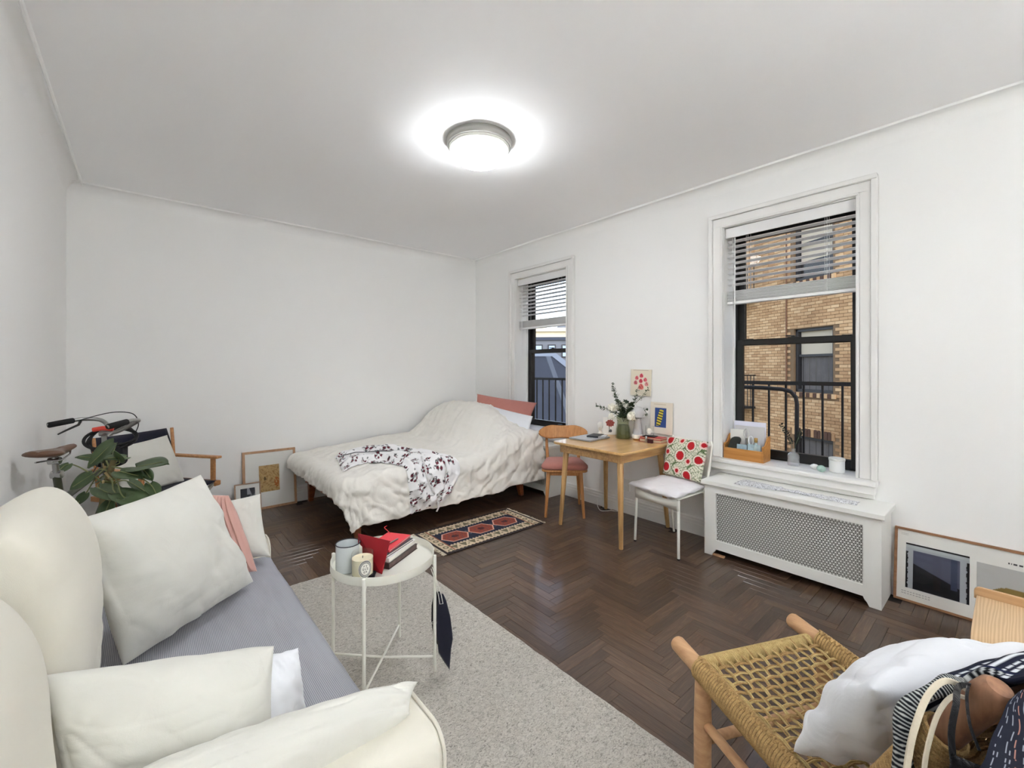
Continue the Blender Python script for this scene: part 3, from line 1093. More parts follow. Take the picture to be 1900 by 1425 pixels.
# sleeping pillows
pp = obj('bed_pillow', pillow_mb([(3.08, 4.36, .70), (3.30, 3.60, .665), (3.485, 3.63, .995), (3.20, 4.42, 1.075)], .15, seed=3, wr=.004, pinch=.05), C_pink, None, smooth=True, angle=180)
tag(pp, 'dusty pink pillow propped at the head of the bed by the window', 'pillow')
pw = obj('bed_pillow', pillow_mb([(3.04, 4.20, .60), (3.215, 3.47, .60), (3.30, 3.50, .862), (3.16, 4.22, .965)], .13, seed=8, wr=.004, pinch=.05), C_bright, None, smooth=True, angle=180)
tag(pw, 'white pillow poking out between duvet and pink pillow', 'pillow')

# printed robe lying over the foot half of the bed
def yz(z):
    return DY0 + .03 - (.555 - z)
U_ = [(1.37, 4.18), (1.60, 4.34), (1.88, 4.18), (2.06, 3.84), (2.16, 3.58), (2.20, 3.44), (2.19, yz(.33)), (2.05, yz(.15))]
W_ = [(1.27, 3.66), (1.42, 3.70), (1.53, 3.68), (1.62, 3.57), (1.665, 3.44), (1.68, yz(.42)), (1.69, yz(.26)), (1.70, yz(.09))]
rows = [[Vector((u[0], u[1], 0)), Vector(((u[0] * 2 + w[0]) / 3 + .01, (u[1] * 2 + w[1]) / 3, 0)), Vector(((u[0] + 2 * w[0]) / 3, (u[1] + 2 * w[1]) / 3, 0)), Vector((w[0], w[1], 0))] for u, w in zip(U_, W_)]
nu, nv = 230, 120
G = patch_pts(rows, nu, nv)
robe = MB()
fold = []
for i in range(nu + 1):
    row = []
    for j in range(nv + 1):
        q = G[i][j]
        s, t = i / nu, j / nv
        e = min(t, 1 - t, s * 2, (1 - s) * 2)
        b = .014 + .034 * max(0, math.sin(t * 17 + 3 * nz((s * 3, t, 0), 2.0, 5))) * sm(0, .15, e) + .012 * nz((s * 6, t * 4, 0), 1.6, 9)
        b *= sm(-.02, .05, e) * .9 + .1
        row.append(bed_surf(q.x, q.y, .018 + max(b, 0.002)))
    fold.append(row)
robe.grid(fold)
# print: clusters of dark red flowers with grey leaves
rr = random.Random(11)
sv, tv = np.meshgrid(np.arange(nu + 1) / nu * 1.75, np.arange(nv + 1) / nv * .62, indexing='ij')
col = np.ones((nu + 1, nv + 1, 4)) * np.array(lin((240, 239, 240)))
def dab(cx_, cy_, rx, ry, ang, c):
    dx, dy = sv - cx_, tv - cy_
    a, b = dx * math.cos(ang) + dy * math.sin(ang), -dx * math.sin(ang) + dy * math.cos(ang)
    col[(a / rx) ** 2 + (b / ry) ** 2 < 1] = lin(c)
for a in range(12):
    for b in range(4):
        cx_, cy_ = .06 + a * .155 + rr.uniform(-.02, .02), .09 + b * .16 + (.08 if a % 2 else 0) + rr.uniform(-.02, .02)
        for k in range(16):
            an = rr.uniform(0, 2 * PI)
            d = rr.uniform(.015, .068)
            dab(cx_ + math.cos(an) * d, cy_ + math.sin(an) * d, .016, .0055, rr.uniform(0, PI), rr.choice([(108, 112, 112), (56, 58, 60), (150, 152, 152)]))
        for k in range(5):
            an = k * 1.256 + rr.uniform(-.3, .3)
            d = rr.uniform(.020, .045)
            fx, fy = cx_ + math.cos(an) * d, cy_ + math.sin(an) * d
            dab(fx, fy, .014, .014, 0, (62, 44, 50))
            dab(fx, fy, .0105, .0105, 0, (124, 46, 62))
            dab(fx, fy, .004, .004, 0, (70, 30, 42))
robe.col = col.reshape(-1, 4)
M_robe = printed('robe_print', .9)
ro = obj('robe', robe, M_robe, None, smooth=True, angle=180)
tag(ro, 'white robe with dark red flower print tossed over the foot of the bed', 'robe')
tie = MB()
tp = [bed_surf(1.90 + .05 * math.sin(k * .5), 3.75 - k * .045, .05) for k in range(18)]
tie.tube(tp, [.008] * 18, 6, flat=.4)
obj('tie_belt', tie, plain('belt_cloth', (214, 212, 212), .9, var=.3, vs=60), ro, smooth=True)
tie = MB()
tp = [bed_surf(1.35 + .05 * k, 3.98 - .012 * k * (k - 4) * .3, .062) for k in range(12)]
tie.tube(tp, [.008] * 12, 6, flat=.5)
obj('tie_belt', tie, plain('dark_band', (96, 96, 100), .9, var=.4, vs=60), ro, smooth=True)

# ------------------------------------------------------------------ sofa along the left wall
SX0, SX1 = L + .02, .505
sofa = thing('sofa', 'ivory slipcovered sofa against the left wall with loose back cushions', 'sofa', (0, 1.8, 0))
obj('base', MB().bx(SX0, SX1 - .005, .86, 2.765, .06, .30), C_cream, sofa, bevel=.02, seg=3)
obj('seat_cushion', MB().bx(-.22, SX1, 1.06, 2.60, .295, .415), C_cream, sofa, bevel=.035, seg=4)
obj('backrest', MB().bx(SX0, SX0 + .20, .86, 2.75, .30, .80), C_cream, sofa, bevel=.07, seg=5)
def arm(y0, y1, z, nm):
    q = MB()
    prof = []
    w, hgt = y1 - y0, z
    r = .055
    for k in range(9):
        t = PI / 2 * k / 8
        prof.append((y0 + r - r * math.cos(t), hgt - r + r * math.sin(t)))
    for k in range(9):
        t = PI / 2 * k / 8
        prof.append((y1 - r + r * math.sin(t), hgt - r + r * math.cos(t)))
    poly = [(y0, .06)] + prof + [(y1, .06)]
    q.prism(poly, lambda a, b: (SX0, a, b), (SX1 - SX0 + .012, 0, 0))
    o = obj(nm, q, C_cream, sofa, smooth=True, bevel=.012, seg=3, angle=30)
    pip = MB().tube([(SX1 + .013, a, b) for a, b in poly], .0045, 6)
    obj('piping', pip, C_cream, o, smooth=True)
    return o
arm1 = arm(.84, 1.055, .575, 'arm')
arm(2.61, 2.77, .47, 'arm')
obj('fabric_tag', MB().bx(.20, .235, .8365, .8405, .50, .545), plain('brown_tag', (120, 92, 72), .8), arm1)
for (x, y) in ((SX0 + .06, .92), (SX1 - .08, .92), (SX0 + .06, 2.72), (SX1 - .08, 2.72)):
    obj('foot', MB().bx(x - .03, x + .03, y - .03, y + .03, .0215 if x > -.1 else 0, .062), M_dark, sofa)
def back_cushion(y0, y1, seed, top, dx=0.0):
    """a plump upright cushion leaning on the backrest, profile in x-z swept along y"""
    prof = [(-.13, .43), (-.098, .50), (-.088, .60), (-.088, .72), (-.093, .84), (-.103, .92), (-.125, .99), (-.160, 1.040), (-.205, 1.060), (-.255, 1.045), (-.305, 1.0), (-.335, .93), (-.345, .84), (-.335, .70), (-.315, .56), (-.29, .47), (-.22, .43)]
    cxm, czm = -.21, .745
    prof = [(a + dx * sm(.45, .7, b), b) for a, b in prof]
    cxm += dx
    mb = MB()
    P = []
    n = 34
    pr = [Vector((p[0], p[1], 0)) for p in prof] + [Vector((prof[0][0], prof[0][1], 0))]
    pd_ = [crom(pr, k / 64) for k in range(65)]
    for i in range(n + 1):
        U = -1 + 2 * i / n
        U = math.sin(U * PI / 2)
        e = (1 - abs(U) ** 5) ** .30 if abs(U) < 1 else 0.0
        row = []
        for p in pd_:
            kx = (.28 + .72 * e) if e > 0 else .28
            kz = .90 + .10 * e
            y = y0 + (y1 - y0) * (U + 1) / 2
            x = cxm + (p.x - cxm) * kx
            z = czm + (p.y - czm) * kz * (top if p.y > czm else 1.0)
            y -= .07 * sm(.74, 1.05, z) * sm(.1, 1, U)
            q = Vector((x, y, z))
            w = .006 * nz(q, 5, seed) + .004 * nz((x * 2, y * 3, z * 9), 1.6, seed + 3) * sm(.75, .5, z) * 2
            w -= .016 * (1 - abs(nz((y * 1.6, z * 4.2 + y * 1.2, x), 2.2, seed + 3))) ** 7 * (sm(.85, .6, z) + .6 * sm(.35, .0, abs(U + .9)))
            row.append(q + Vector((w, 0, w * .4)))
        P.append(row)
    mb.grid(P)
    for side in (0, -1):
        c = sum((Vector(p) for p in P[side]), Vector()) / len(P[side])
        mb.grid([[p, p * .5 + c * .5, c] for p in P[side]])
    o = obj('back_cushion', mb, C_cream, sofa, smooth=True, angle=180)
    return o
back_cushion(1.285, 1.84, 2, 1.06)
back_cushion(.66, 1.225, 6, .985, -.035)
obj('back_cushion', MB().bx(-.33, -.16, 1.89, 2.58, .42, .78), C_cream, sofa, bevel=.06, seg=4)

# striped throw spread over the seat
def stripes():
    m, nt, b = newmat('ticking_stripe')
    tc = N(nt, 'ShaderNodeTexCoord')
    w = N(nt, 'ShaderNodeTexWave', Scale=64.0, Distortion=.4, Detail=1.0)
    w.bands_direction = 'X'
    nt.links.new(tc.outputs['Object'], w.inputs['Vector'])
    n = N(nt, 'ShaderNodeTexNoise', Scale=6.0, Detail=3.0)
    mp = N(nt, 'ShaderNodeMapping')
    mp.inputs['Scale'].default_value = (6, 1, 1)
    nt.links.new(tc.outputs['Object'], mp.inputs[0])
    nt.links.new(mp.outputs[0], n.inputs['Vector'])
    c1 = mixc(nt, n.outputs[0], lin((124, 126, 134)), lin((150, 152, 160)))
    nt.links.new(mixc(nt, mathn(nt, 'MULTIPLY', w.outputs['Fac'], .62), c1, lin((206, 206, 212))), b.inputs['Base Color'])
    b.inputs['Roughness'].default_value = .95
    b.inputs['Specular IOR Level'].default_value = .15
    bumpn(nt, b, mathn(nt, 'ADD', w.outputs['Fac'], mathn(nt, 'MULTIPLY', n.outputs[0], 6.0)), .25, .003)
    return m
P = []
for i in range(50):
    x = -.16 + (.504 + .16) * i / 49
    row = []
    for j in range(90):
        y = 1.058 + (2.53 - 1.058) * j / 89
        z = .425 + .007 * nz((x * 2.2, y * .9, 0), 5, 2) + .003 * nz((x, y, 0), 14, 4) + .006 * max(0, nz((x * 4 + y, y * .7, 0), 2.6, 8))
        if i >= 47:
            z -= .004 * (i - 46) ** 1.3
        row.append((x, y, z))
    P.append(row)
th = obj('seat_throw', MB().grid(P), stripes(), None, smooth=True, angle=180, solid=.004)
tag(th, 'grey finely striped throw covering the sofa seat', 'throw')

# loose pillows on the sofa
def loose(label, corners, thick, m, **kw):
    return tag(obj('throw_pillow', pillow_mb(corners, thick, **kw), m, None, smooth=True, angle=180), label, 'pillow')
loose('big square white pillow leaning in the middle of the sofa', [(-.050, 1.850, .450), (.370, 2.195, .455), (.178, 2.165, .965), (-.158, 1.765, .960)], .22, C_white, n=80, wr=.013, ws=6, seed=1, pinch=.05, exp=3.2)
loose('ivory pillow standing by the far sofa arm, pointed corner up', [(.16, 2.56, .46), (.485, 2.435, .455), (.452, 2.50, .760), (.14, 2.62, .73)], .17, C_white, n=50, wr=.007, ws=8, seed=4, exp=3.0, pinch=.06)
loose('pink ribbed knit cushion squeezed behind the big white pillow', [(.08, 2.50, .46), (.402, 2.295, .455), (.305, 2.41, .80), (.04, 2.56, .82)], .15, C_knit, n=200, wr=.002, ws=8, seed=9, rib=24, pinch=.0, exp=3.5)
loose('white pillow with a fold along its top, standing in the near sofa corner', [(-.10, 1.215, .50), (.225, 1.10, .52), (.238, 1.155, .735), (-.150, 1.265, .785)], .17, C_white, n=80, wr=.010, ws=6, seed=12, pinch=.03, exp=3.2)
loose('bright white inner pillow peeping out of a pillowcase end on the sofa', [(.14, 1.17, .50), (.325, 1.19, .47), (.305, 1.21, .675), (.16, 1.18, .71)], .12, C_bright, n=30, wr=.010, ws=16, seed=15, pinch=.03)
loose('flat ivory pillow lying slanted on the near sofa arm', [(-.12, .93, .580), (.475, .925, .588), (.528, .985, .606), (-.10, 1.11, .625)], .15, C_white, n=70, wr=.010, ws=6, seed=17, pinch=.03, exp=3.0)

# ------------------------------------------------------------------ rugs
def rugmat():
    m, nt, b = newmat('wool_pile')
    tc = N(nt, 'ShaderNodeTexCoord')
    mp = N(nt, 'ShaderNodeMapping')
    mp.inputs['Scale'].default_value = (1.0, 1.7, 1.0)
    mp.inputs['Rotation'].default_value = (0, 0, .5)
    nt.links.new(tc.outputs['Object'], mp.inputs[0])
    n = N(nt, 'ShaderNodeTexNoise', Scale=62.0, Detail=4.0, Distortion=1.6, Roughness=.65)
    nt.links.new(mp.outputs[0], n.inputs['Vector'])
    k = N(nt, 'ShaderNodeTexNoise', Scale=2.4, Detail=3.0)
    nt.links.new(tc.outputs['Object'], k.inputs['Vector'])
    rp = N(nt, 'ShaderNodeValToRGB')
    e = rp.color_ramp.elements
    e[0].position, e[0].color = .30, lin((118, 113, 106))
    e[1].position, e[1].color = .62, lin((216, 211, 203))
    x = e.new(.46)
    x.color = lin((190, 185, 176))
    nt.links.new(n.outputs[0], rp.inputs[0])
    mm = N(nt, 'ShaderNodeMix')
    mm.data_type = 'RGBA'
    mm.blend_type = 'MULTIPLY'
    mm.inputs['Factor'].default_value = 1.0
    nt.links.new(rp.outputs[0], mm.inputs[6])
    nt.links.new(mixc(nt, k.outputs[0], (.86, .85, .84, 1), (1.04, 1.04, 1.04, 1)), mm.inputs[7])
    nt.links.new(mm.outputs[2], b.inputs['Base Color'])
    b.inputs['Roughness'].default_value = 1.0
    b.inputs['Specular IOR Level'].default_value = .05
    b.inputs['Sheen Weight'].default_value = .2
    bumpn(nt, b, n.outputs[0], .7, .012)
    return m
RX0, RX1, RY0, RY1 = -.05, 1.468, .55, 3.012
P = []
for i in range(201):
    row = []
    x = RX0 + (RX1 - RX0) * i / 200
    for j in range(321):
        y = RY0 + (RY1 - RY0) * j / 320
        e = min(x - RX0, RX1 - x, y - RY0, RY1 - y)
        z = .0175 * (1 - math.exp(-e / .006)) + .0015
        z += (.0035 * nz((x, y, 0), 62, 1) + .003 * nz((x * .6 + y, y * .5 - x, 0), 34, 5)) * min(1, e / .02)
        row.append((x + .003 * nz((x, y, 0), 14, 3), y + .003 * nz((x, y, 0), 14, 9), max(z, .001)))
    P.append(row)
rg = MB().grid(P)
rug = obj('area_rug', rg, rugmat(), None, smooth=True, angle=180)
tag(rug, 'large pale grey wool pile rug in front of the sofa', 'rug')

KX0, KX1, KY0, KY1 = 1.725, 2.735, 2.762, 3.285
nu, nv = 330, 170
P = []
for i in range(nu + 1):
    row = []
    for j in range(nv + 1):
        x, y = KX0 + (KX1 - KX0) * i / nu, KY0 + (KY1 - KY0) * j / nv
        row.append((x, y + .006 * nz((x, 0, 0), 3, 2), .005 + .0015 * nz((x, y, 0), 8, 4)))
    P.append(row)
km = MB().grid(P)
xx, yy = np.meshgrid(np.arange(nu + 1) / nu * (KX1 - KX0), np.arange(nv + 1) / nv * (KY1 - KY0), indexing='ij')
LX, LY = KX1 - KX0, KY1 - KY0
col = np.ones((nu + 1, nv + 1, 4)) * np.array(lin((58, 50, 50)))
rng = np.random.RandomState(2)
ed = np.minimum(yy, LY - yy)
ex = np.minimum(xx, LX - xx)
def tri(v, p):
    return np.abs((v / p) % 1 - .5) * 2
cream, navy, olive, red, rose = lin((206, 188, 160)), lin((42, 46, 62)), lin((112, 104, 84)), lin((150, 72, 58)), lin((220, 170, 152))
inner = (ed > .022 + .014 * tri(xx, .036)) & (ex > .020)
col[inner] = cream
# hooked triangles in the long borders
ph = (xx / .085) % 1
hook = (ed > .045) & (ed < .108) & (np.abs(ph - .45) < .44 * (ed - .045) / .063 * .9 + .02) & (ex > .09)
col[hook] = olive
ring = (ed > .055) & (ed < .075) & (np.hypot((ph - .9) * .085, ed - .07) < .010)
col[ring] = olive
# end borders
rp_ = ((yy / .075) % 1 - .5)
endb = (ex > .03) & (ex < .085) & (np.hypot(rp_ * .075, (ex - .058)) < .024) & (ed > .04)
col[endb] = olive
endb2 = (ex > .03) & (ex < .085) & (np.hypot(rp_ * .075, (ex - .058)) < .012) & (ed > .04)
col[endb2] = cream
col[(ex > .088) & (ex < .098) & (ed > .03)] = lin((150, 96, 74))
# dark field with serrated edge
field = (ed > .118 + .022 * tri(xx, .030)) & (ex > .10)
col[field] = navy
for k in range(3):
    cx_ = LX / 2 + (k - 1) * .265
    dx, dy = np.abs(xx - cx_), np.abs(yy - LY / 2)
    hexa = np.maximum((dx + .62 * dy) / .132, dy / .094)
    col[hexa < 1.0] = rose
    col[hexa < .90] = red
    sp = (np.sin(xx * 150 + 2 * np.sin(yy * 90)) * np.sin(yy * 170 + k) > .35) & (hexa < .8)
    col[sp] = lin((110, 74, 70))
    col[(hexa < .26) & (tri(xx + yy, .03) > .3)] = lin((44, 34, 44))
    if k < 2:
        c2 = cx_ + .1325
        d2 = np.abs(xx - c2) + np.abs(yy - LY / 2)
        col[(d2 < .05) & (hexa > 1.0) & (dy > .0) & (d2 > .035)] = lin((86, 90, 104))
col[..., :3] *= (1 + .10 * rng.randn(nu + 1, nv + 1, 1))
col = np.clip(col, .005, 1)
km.col = col.reshape(-1, 4)
kl = obj('runner_rug', km, printed('flatweave_wool', .95, .5, 220), None, smooth=True, angle=180, solid=.006)
tag(kl, 'small woven runner with three red hexagons and fringe beside the bed', 'rug')
fr = MB()
rr = random.Random(5)
for side, x0, d in ((0, KX0, -1), (1, KX1, 1)):
    k = 0
    while KY0 + .006 + k * .012 < KY1:
        y = KY0 + .006 + k * .012
        ln = rr.uniform(.022, .036)
        fr.tube([(x0, y, .006), (x0 + d * ln * .5, y + rr.uniform(-.004, .004), .006), (x0 + d * ln, y + rr.uniform(-.008, .008), .003)], [.0022, .0022, .003], 5)
        k += 1
ob = obj('fringe', fr, plain('fringe_wool', (220, 208, 186), .95), kl, smooth=True)
ob['kind'] = 'stuff'
# ------------------------------------------------------------------ flat printed things
def paint(O, U, V, nu, nv, fn):
    """grid of nu x nv quads at O spanned by U, V; fn(u, v) -> colour array from arrays in 0..1"""
    O, U, V = Vector(O), Vector(U), Vector(V)
    P = [[O + U * (i / nu) + V * (j / nv) for j in range(nv + 1)] for i in range(nu + 1)]
    mb = MB().grid(P)
    u, v = np.meshgrid(np.arange(nu + 1) / nu, np.arange(nv + 1) / nv, indexing='ij')
    c = np.ones((nu + 1, nv + 1, 4))
    c[..., :3] = fn(u, v)[..., :3]
    mb.col = c.reshape(-1, 4)
    return mb
def base(u, c):
    return np.ones(u.shape + (3,)) * np.array(lin(c)[:3])
def slab(O, U, V, nrm, d):
    """thin board: front face at O spanned by U, V, thickness d behind"""
    O, U, V, n = Vector(O), Vector(U), Vector(V), Vector(nrm).normalized()
    a = [O, O + U, O + U + V, O + V]
    b = [p - n * d for p in a]
    return MB().add(a + b, [(0, 1, 2, 3), (7, 6, 5, 4), (0, 4, 5, 1), (1, 5, 6, 2), (2, 6, 7, 3), (3, 7, 4, 0)])
def framed(name, label, cat, O, Ud, Vd, w, h, fw, fd, m_frame, prints, m_mat, glass=True):
    """O bottom left of the front; Ud, Vd unit vectors; prints = [(u0,u1,v0,v1 in metres, nu, nv, fn)]"""
    O, Ud, Vd = Vector(O), Vector(Ud).normalized(), Vector(Vd).normalized()
    n = Ud.cross(Vd).normalized()
    t = thing(name, label, cat, O + Ud * w / 2)
    def P(a, b, c=0.0):
        return O + Ud * a + Vd * b + n * c
    f = MB()
    for (a0, a1, b0, b1) in ((0, w, 0, fw), (0, w, h - fw, h), (0, fw, fw, h - fw), (w - fw, w, fw, h - fw)):
        v = [P(a0, b0, 0), P(a1, b0, 0), P(a1, b1, 0), P(a0, b1, 0), P(a0, b0, -fd), P(a1, b0, -fd), P(a1, b1, -fd), P(a0, b1, -fd)]
        f.add(v, [(0, 1, 2, 3), (7, 6, 5, 4), (0, 4, 5, 1), (1, 5, 6, 2), (2, 6, 7, 3), (3, 7, 4, 0)])
    obj('frame', f, m_frame, t, bevel=.0012)
    obj('mat_board', slab(P(fw * .8, fw * .8, -.007), Ud * (w - fw * 1.6), Vd * (h - fw * 1.6), n, .003), m_mat, t)
    for (u0, u1, v0, v1, nu, nv, fn) in prints:
        obj('picture', paint(P(u0, v0, -.0062), Ud * (u1 - u0), Vd * (v1 - v0), nu, nv, fn), M_print, t)
    if glass:
        obj('glass', slab(P(fw * .9, fw * .9, -.003), Ud * (w - fw * 1.8), Vd * (h - fw * 1.8), n, .0015), M_picglass, t)
    obj('backing', slab(P(.004, .004, -fd * .75), Ud * (w - .008), Vd * (h - .008), n, .004), plain('hardboard', (96, 74, 56), .9), t)
    return t
M_matb = plain('mat_board_white', (232, 231, 226), .85)

def art_tan(u, v):
    c = base(u, (196, 164, 112))
    w = np.sin(18 * u + 5 * np.sin(9 * v + 2 * u) + 3 * np.sin(15 * u * v)) * np.cos(14 * v + 4 * np.sin(7 * u))
    c[w > .55] = lin((164, 128, 78))[:3]
    c[np.abs(w - .1) < .06] = lin((132, 98, 58))[:3]
    c[(np.hypot((u - .86) * 1, (v - .33) * .6) < .12) & (w > -.6)] = lin((176, 106, 58))[:3]
    c[np.hypot((u - .28), (v - .5) * .7) < .05] = lin((106, 88, 58))[:3]
    return c
def art_bw(u, v):
    c = base(u, (44, 46, 54))
    c[(v < .35 + .3 * u + .05 * np.sin(20 * u))] = lin((120, 122, 128))[:3]
    c[(u > .45) & (v > .62) & (np.sin(9 * u + 4 * v) > .1)] = lin((150, 152, 160))[:3]
    c[(v < .2)] = lin((66, 66, 72))[:3]
    return c
framed('framed_picture', 'large wood frame with a tan print in a wide mat, leaning on the back wall', 'picture', (.735, 4.845, .001), (1, 0, 0), (0, .085, .575), .478, .575, .022, .028, M_frame,
       [(.140, .322, .165, .425, 70, 100, art_tan)], M_matb)
framed('framed_picture', 'small framed black and white photograph leaning before the larger frame', 'picture', (.655, 4.755, .001), (1, 0, 0), (0, .062, .292), .218, .296, .010, .02, wood('frame_wood_small', (150, 118, 92), (172, 140, 112), 'X', 20),
       [(.048, .170, .088, .248, 50, 60, art_bw)], M_matb)
def poster_room(u, v):
    c = base(u, (168, 172, 178))
    ins = (u > .12) & (u < .86) & (v > .0) & (v < .86)
    c[ins] = lin((84, 88, 108))[:3]
    c[ins & (v < .62 - .42 * u)] = lin((30, 31, 38))[:3]
    c[ins & (v < .50 - .42 * u) ] = lin((24, 25, 32))[:3]
    c[(u > .72) & (u < .82) & ins & (v > .2)] = lin((64, 70, 92))[:3]
    j = .006 * np.sin(40 * v) + .004 * np.sin(97 * v)
    c[(u < .035 + j) & (v < .82)] = lin((22, 22, 26))[:3]
    c[(u > .955 + j) & (v < .86)] = lin((22, 22, 26))[:3]
    c[(v > .965)] = lin((18, 18, 20))[:3]
    c[(v > .90) & (v <= .965)] = lin((176, 182, 184))[:3]
    return c
def poster_fruit(u, v):
    c = base(u, (186, 186, 184))
    c[np.hypot((u - .55) / .36, (v - .42) / .22) < 1] = lin((138, 116, 64))[:3]
    c[(np.hypot((u - .58) / .33, (v - .33) / .14) < 1)] = lin((84, 66, 44))[:3]
    c[(np.hypot((u - .20) / .04, (v - .44) / .05) < 1)] = lin((60, 50, 36))[:3]
    return c
def caption(u, v):
    c = base(u, (232, 231, 226))
    k = (np.sin(u * 92) + np.sin(u * 41 + 1) > -.4) & (v > .3) & (v < .75)
    c[k] = lin((60, 60, 62))[:3]
    return c
def caption2(u, v):
    c = base(u, (232, 231, 226))
    k = ((np.abs(v - .2) < .1) | (np.abs(v - .8) < .1)) & (np.sin(u * 60) > -.5)
    c[k] = lin((176, 175, 172))[:3]
    return c
framed('framed_poster', 'wide wood framed poster with a dark photograph, leaning on the wall beside the radiator cover', 'poster', (3.478, .488, .001), (0, -1, 0), (.062, 0, .425), .64, .428, .013, .022, wood('poster_frame', (132, 92, 62), (160, 118, 84), 'Y', 18),
       [(.052, .318, .080, .342, 110, 100, poster_room), (.345, .60, .05, .325, 60, 50, poster_fruit), (.46, .60, .345, .362, 90, 6, caption), (.030, .062, .385, .397, 30, 8, caption2), (.035, .16, .040, .062, 50, 14, caption2)], M_matb)

# ------------------------------------------------------------------ table by the wall
tb = thing('dining_table', 'small square oak table with splayed round legs against the window wall', 'table', (3.14, 2.315, 0))
pr = []
x0, x1, y0, y1, rc = 2.762, 3.522, 1.937, 2.697, .06
for (cx_, cy_, a0) in ((x1 - rc, y1 - rc, 0), (x0 + rc, y1 - rc, 90), (x0 + rc, y0 + rc, 180), (x1 - rc, y0 + rc, 270)):
    for k in range(7):
        t = math.radians(a0 + 15 * k)
        pr.append((cx_ + rc * math.cos(t), cy_ + rc * math.sin(t)))
obj('tabletop', MB().prism(pr, lambda a, b: (a, b, .728), (0, 0, .022)), wood('oak_top', (190, 146, 90), (220, 180, 122), 'X', 10, rough=.28, coat=.3), tb, bevel=.006, seg=3, smooth=True, angle=30)
for (a, b, c_, d_) in ((x0 + .06, x1 - .06, y0 + .055, y0 + .075), (x0 + .06, x1 - .06, y1 - .075, y1 - .055), (x0 + .055, x0 + .075, y0 + .06, y1 - .06), (x1 - .075, x1 - .055, y0 + .06, y1 - .06)):
    obj('apron', MB().bx(a, b, c_, d_, .655, .728), M_oak, tb, bevel=.003)
for (tx, ty, fx, fy) in ((2.865, 2.60, 2.836, 2.650), (2.845, 2.02, 2.802, 1.982), (3.43, 2.605, 3.50, 2.655), (3.43, 2.03, 3.505, 1.990)):
    obj('leg', MB().rod((fx, fy, 0), (tx, ty, .728), .0165, .0265, 18), M_oakz, tb, smooth=True)

# things on the table
M_alu = plain('silver_laptop', (198, 202, 210), .3, .7)
lpM = frame((3.125, 2.555, .750), (.995, .05, 0), (-.05, .995, 0))
lt = thing('laptop', 'closed silver laptop at the far end of the oak table', 'laptop', (3.125, 2.555, .75))
obj('base', MB(lpM).bx(-.155, .155, -.118, .118, .002, .010), M_alu, lt, bevel=.004, seg=3)
obj('lid', MB(lpM).bx(-.155, .155, -.118, .118, .0105, .0165), M_alu, lt, bevel=.004, seg=3)
nbM = frame((3.20, 2.545, .7667), (.95, .3, 0), (-.3, .95, 0))
nb = thing('notebook', 'thin dark notebook lying on the silver laptop', 'notebook', (3.20, 2.545, .7667))
obj('cover', MB(nbM).bx(-.085, .085, -.055, .055, 0, .012), plain('charcoal_cover', (40, 42, 48), .5), nb, bevel=.002)
obj('pages', MB(nbM).bx(-.081, .086, -.0555, .050, .002, .010), M_paper, nb)
dv_ = obj('phone', MB(frame((3.245, 2.480, .7667), (.9, .42, 0), (-.42, .9, 0))).bx(-.05, .05, -.022, .022, 0, .008), plain('white_phone', (214, 218, 224), .3), None, bevel=.003)
tag(dv_, 'small white phone beside the dark notebook on the laptop', 'phone')

# glass vase with eucalyptus and white flowers
vx, vy = 3.375, 2.365
va = thing('vase', 'ribbed green tinted glass vase on the oak table', 'vase', (vx, vy, .75))
def sq_lathe(prof, c, n=8, tw=.0):
    vs, fs = [], []
    for (r, z) in prof:
        for k in range(n):
            th = 2 * PI * (k + .5) / n + tw
            vs.append((c[0] + r * math.cos(th), c[1] + r * math.sin(th), c[2] + z))
    for i in range(len(prof) - 1):
        for k in range(n):
            q = (k + 1) % n
            fs.append((i * n + k, i * n + q, (i + 1) * n + q, (i + 1) * n + k))
    fs.append(tuple(range(n)))
    return MB().add(vs, fs)
obj('glass', sq_lathe([(.066, 0), (.068, .02), (.062, .09), (.052, .13), (.051, .15), (.062, .20)], (vx, vy, .751), 10), glassmat('vase_glass', (.84, .86, .76, 1), 1.3, 1.5), va, smooth=True, angle=20, solid=.004)
obj('water', sq_lathe([(.057, .006), (.059, .02), (.054, .09), (.045, .128), (.001, .130)], (vx, vy, .751), 10), plain('stem_water', (112, 112, 78), .12, spec=.6, var=.35, vs=40), va, smooth=True, angle=20)
bq = thing('bouquet', 'eucalyptus branches with white blossoms standing in the glass vase', 'bouquet', (vx, vy, .93))
M_leafg = plain('eucalyptus_leaf', (84, 100, 84), .6, var=.3, vs=30)
M_leaf2 = plain('dark_leaf', (66, 82, 58), .55, var=.3, vs=30)
M_stem = plain('stem', (98, 106, 70), .7)
M_petal = plain('white_petal', (244, 242, 232), .7, var=.05, vs=30)
rr = random.Random(21)
def branch(p, leaf, step, m, thin=.0016):
    pts = [crom([Vector(q) for q in p], k / 24) for k in range(25)]
    mb = MB().tube(pts, thin, 5)
    lb = MB()
    for k in range(4, 25):
        for sd in (-1, 1):
            if rr.random() < .12:
                continue
            d = (pts[min(k + 1, 24)] - pts[k - 1]).normalized()
            ax = d.orthogonal().normalized()
            ax.rotate(Matrix.Rotation(rr.uniform(0, 2 * PI), 3, d))
            ax = (ax + d * .5).normalized()
            s = 1.3 * leaf * rr.uniform(.7, 1.15) * (1.15 - .5 * k / 24)
            b = ax.cross(d).normalized() * s * .38
            o_ = pts[k]
            lb.add([o_, o_ + ax * s * .5 + b, o_ + ax * s, o_ + ax * s * .5 - b, o_ + ax * s * .5 + d * s * .06], [(0, 1, 4), (1, 2, 4), (2, 3, 4), (3, 0, 4)])
    o = obj('branch', mb, M_stem, bq, smooth=True)
    l = obj('foliage', lb, m, o)
    l['kind'] = 'stuff'
B0 = (vx, vy, .90)
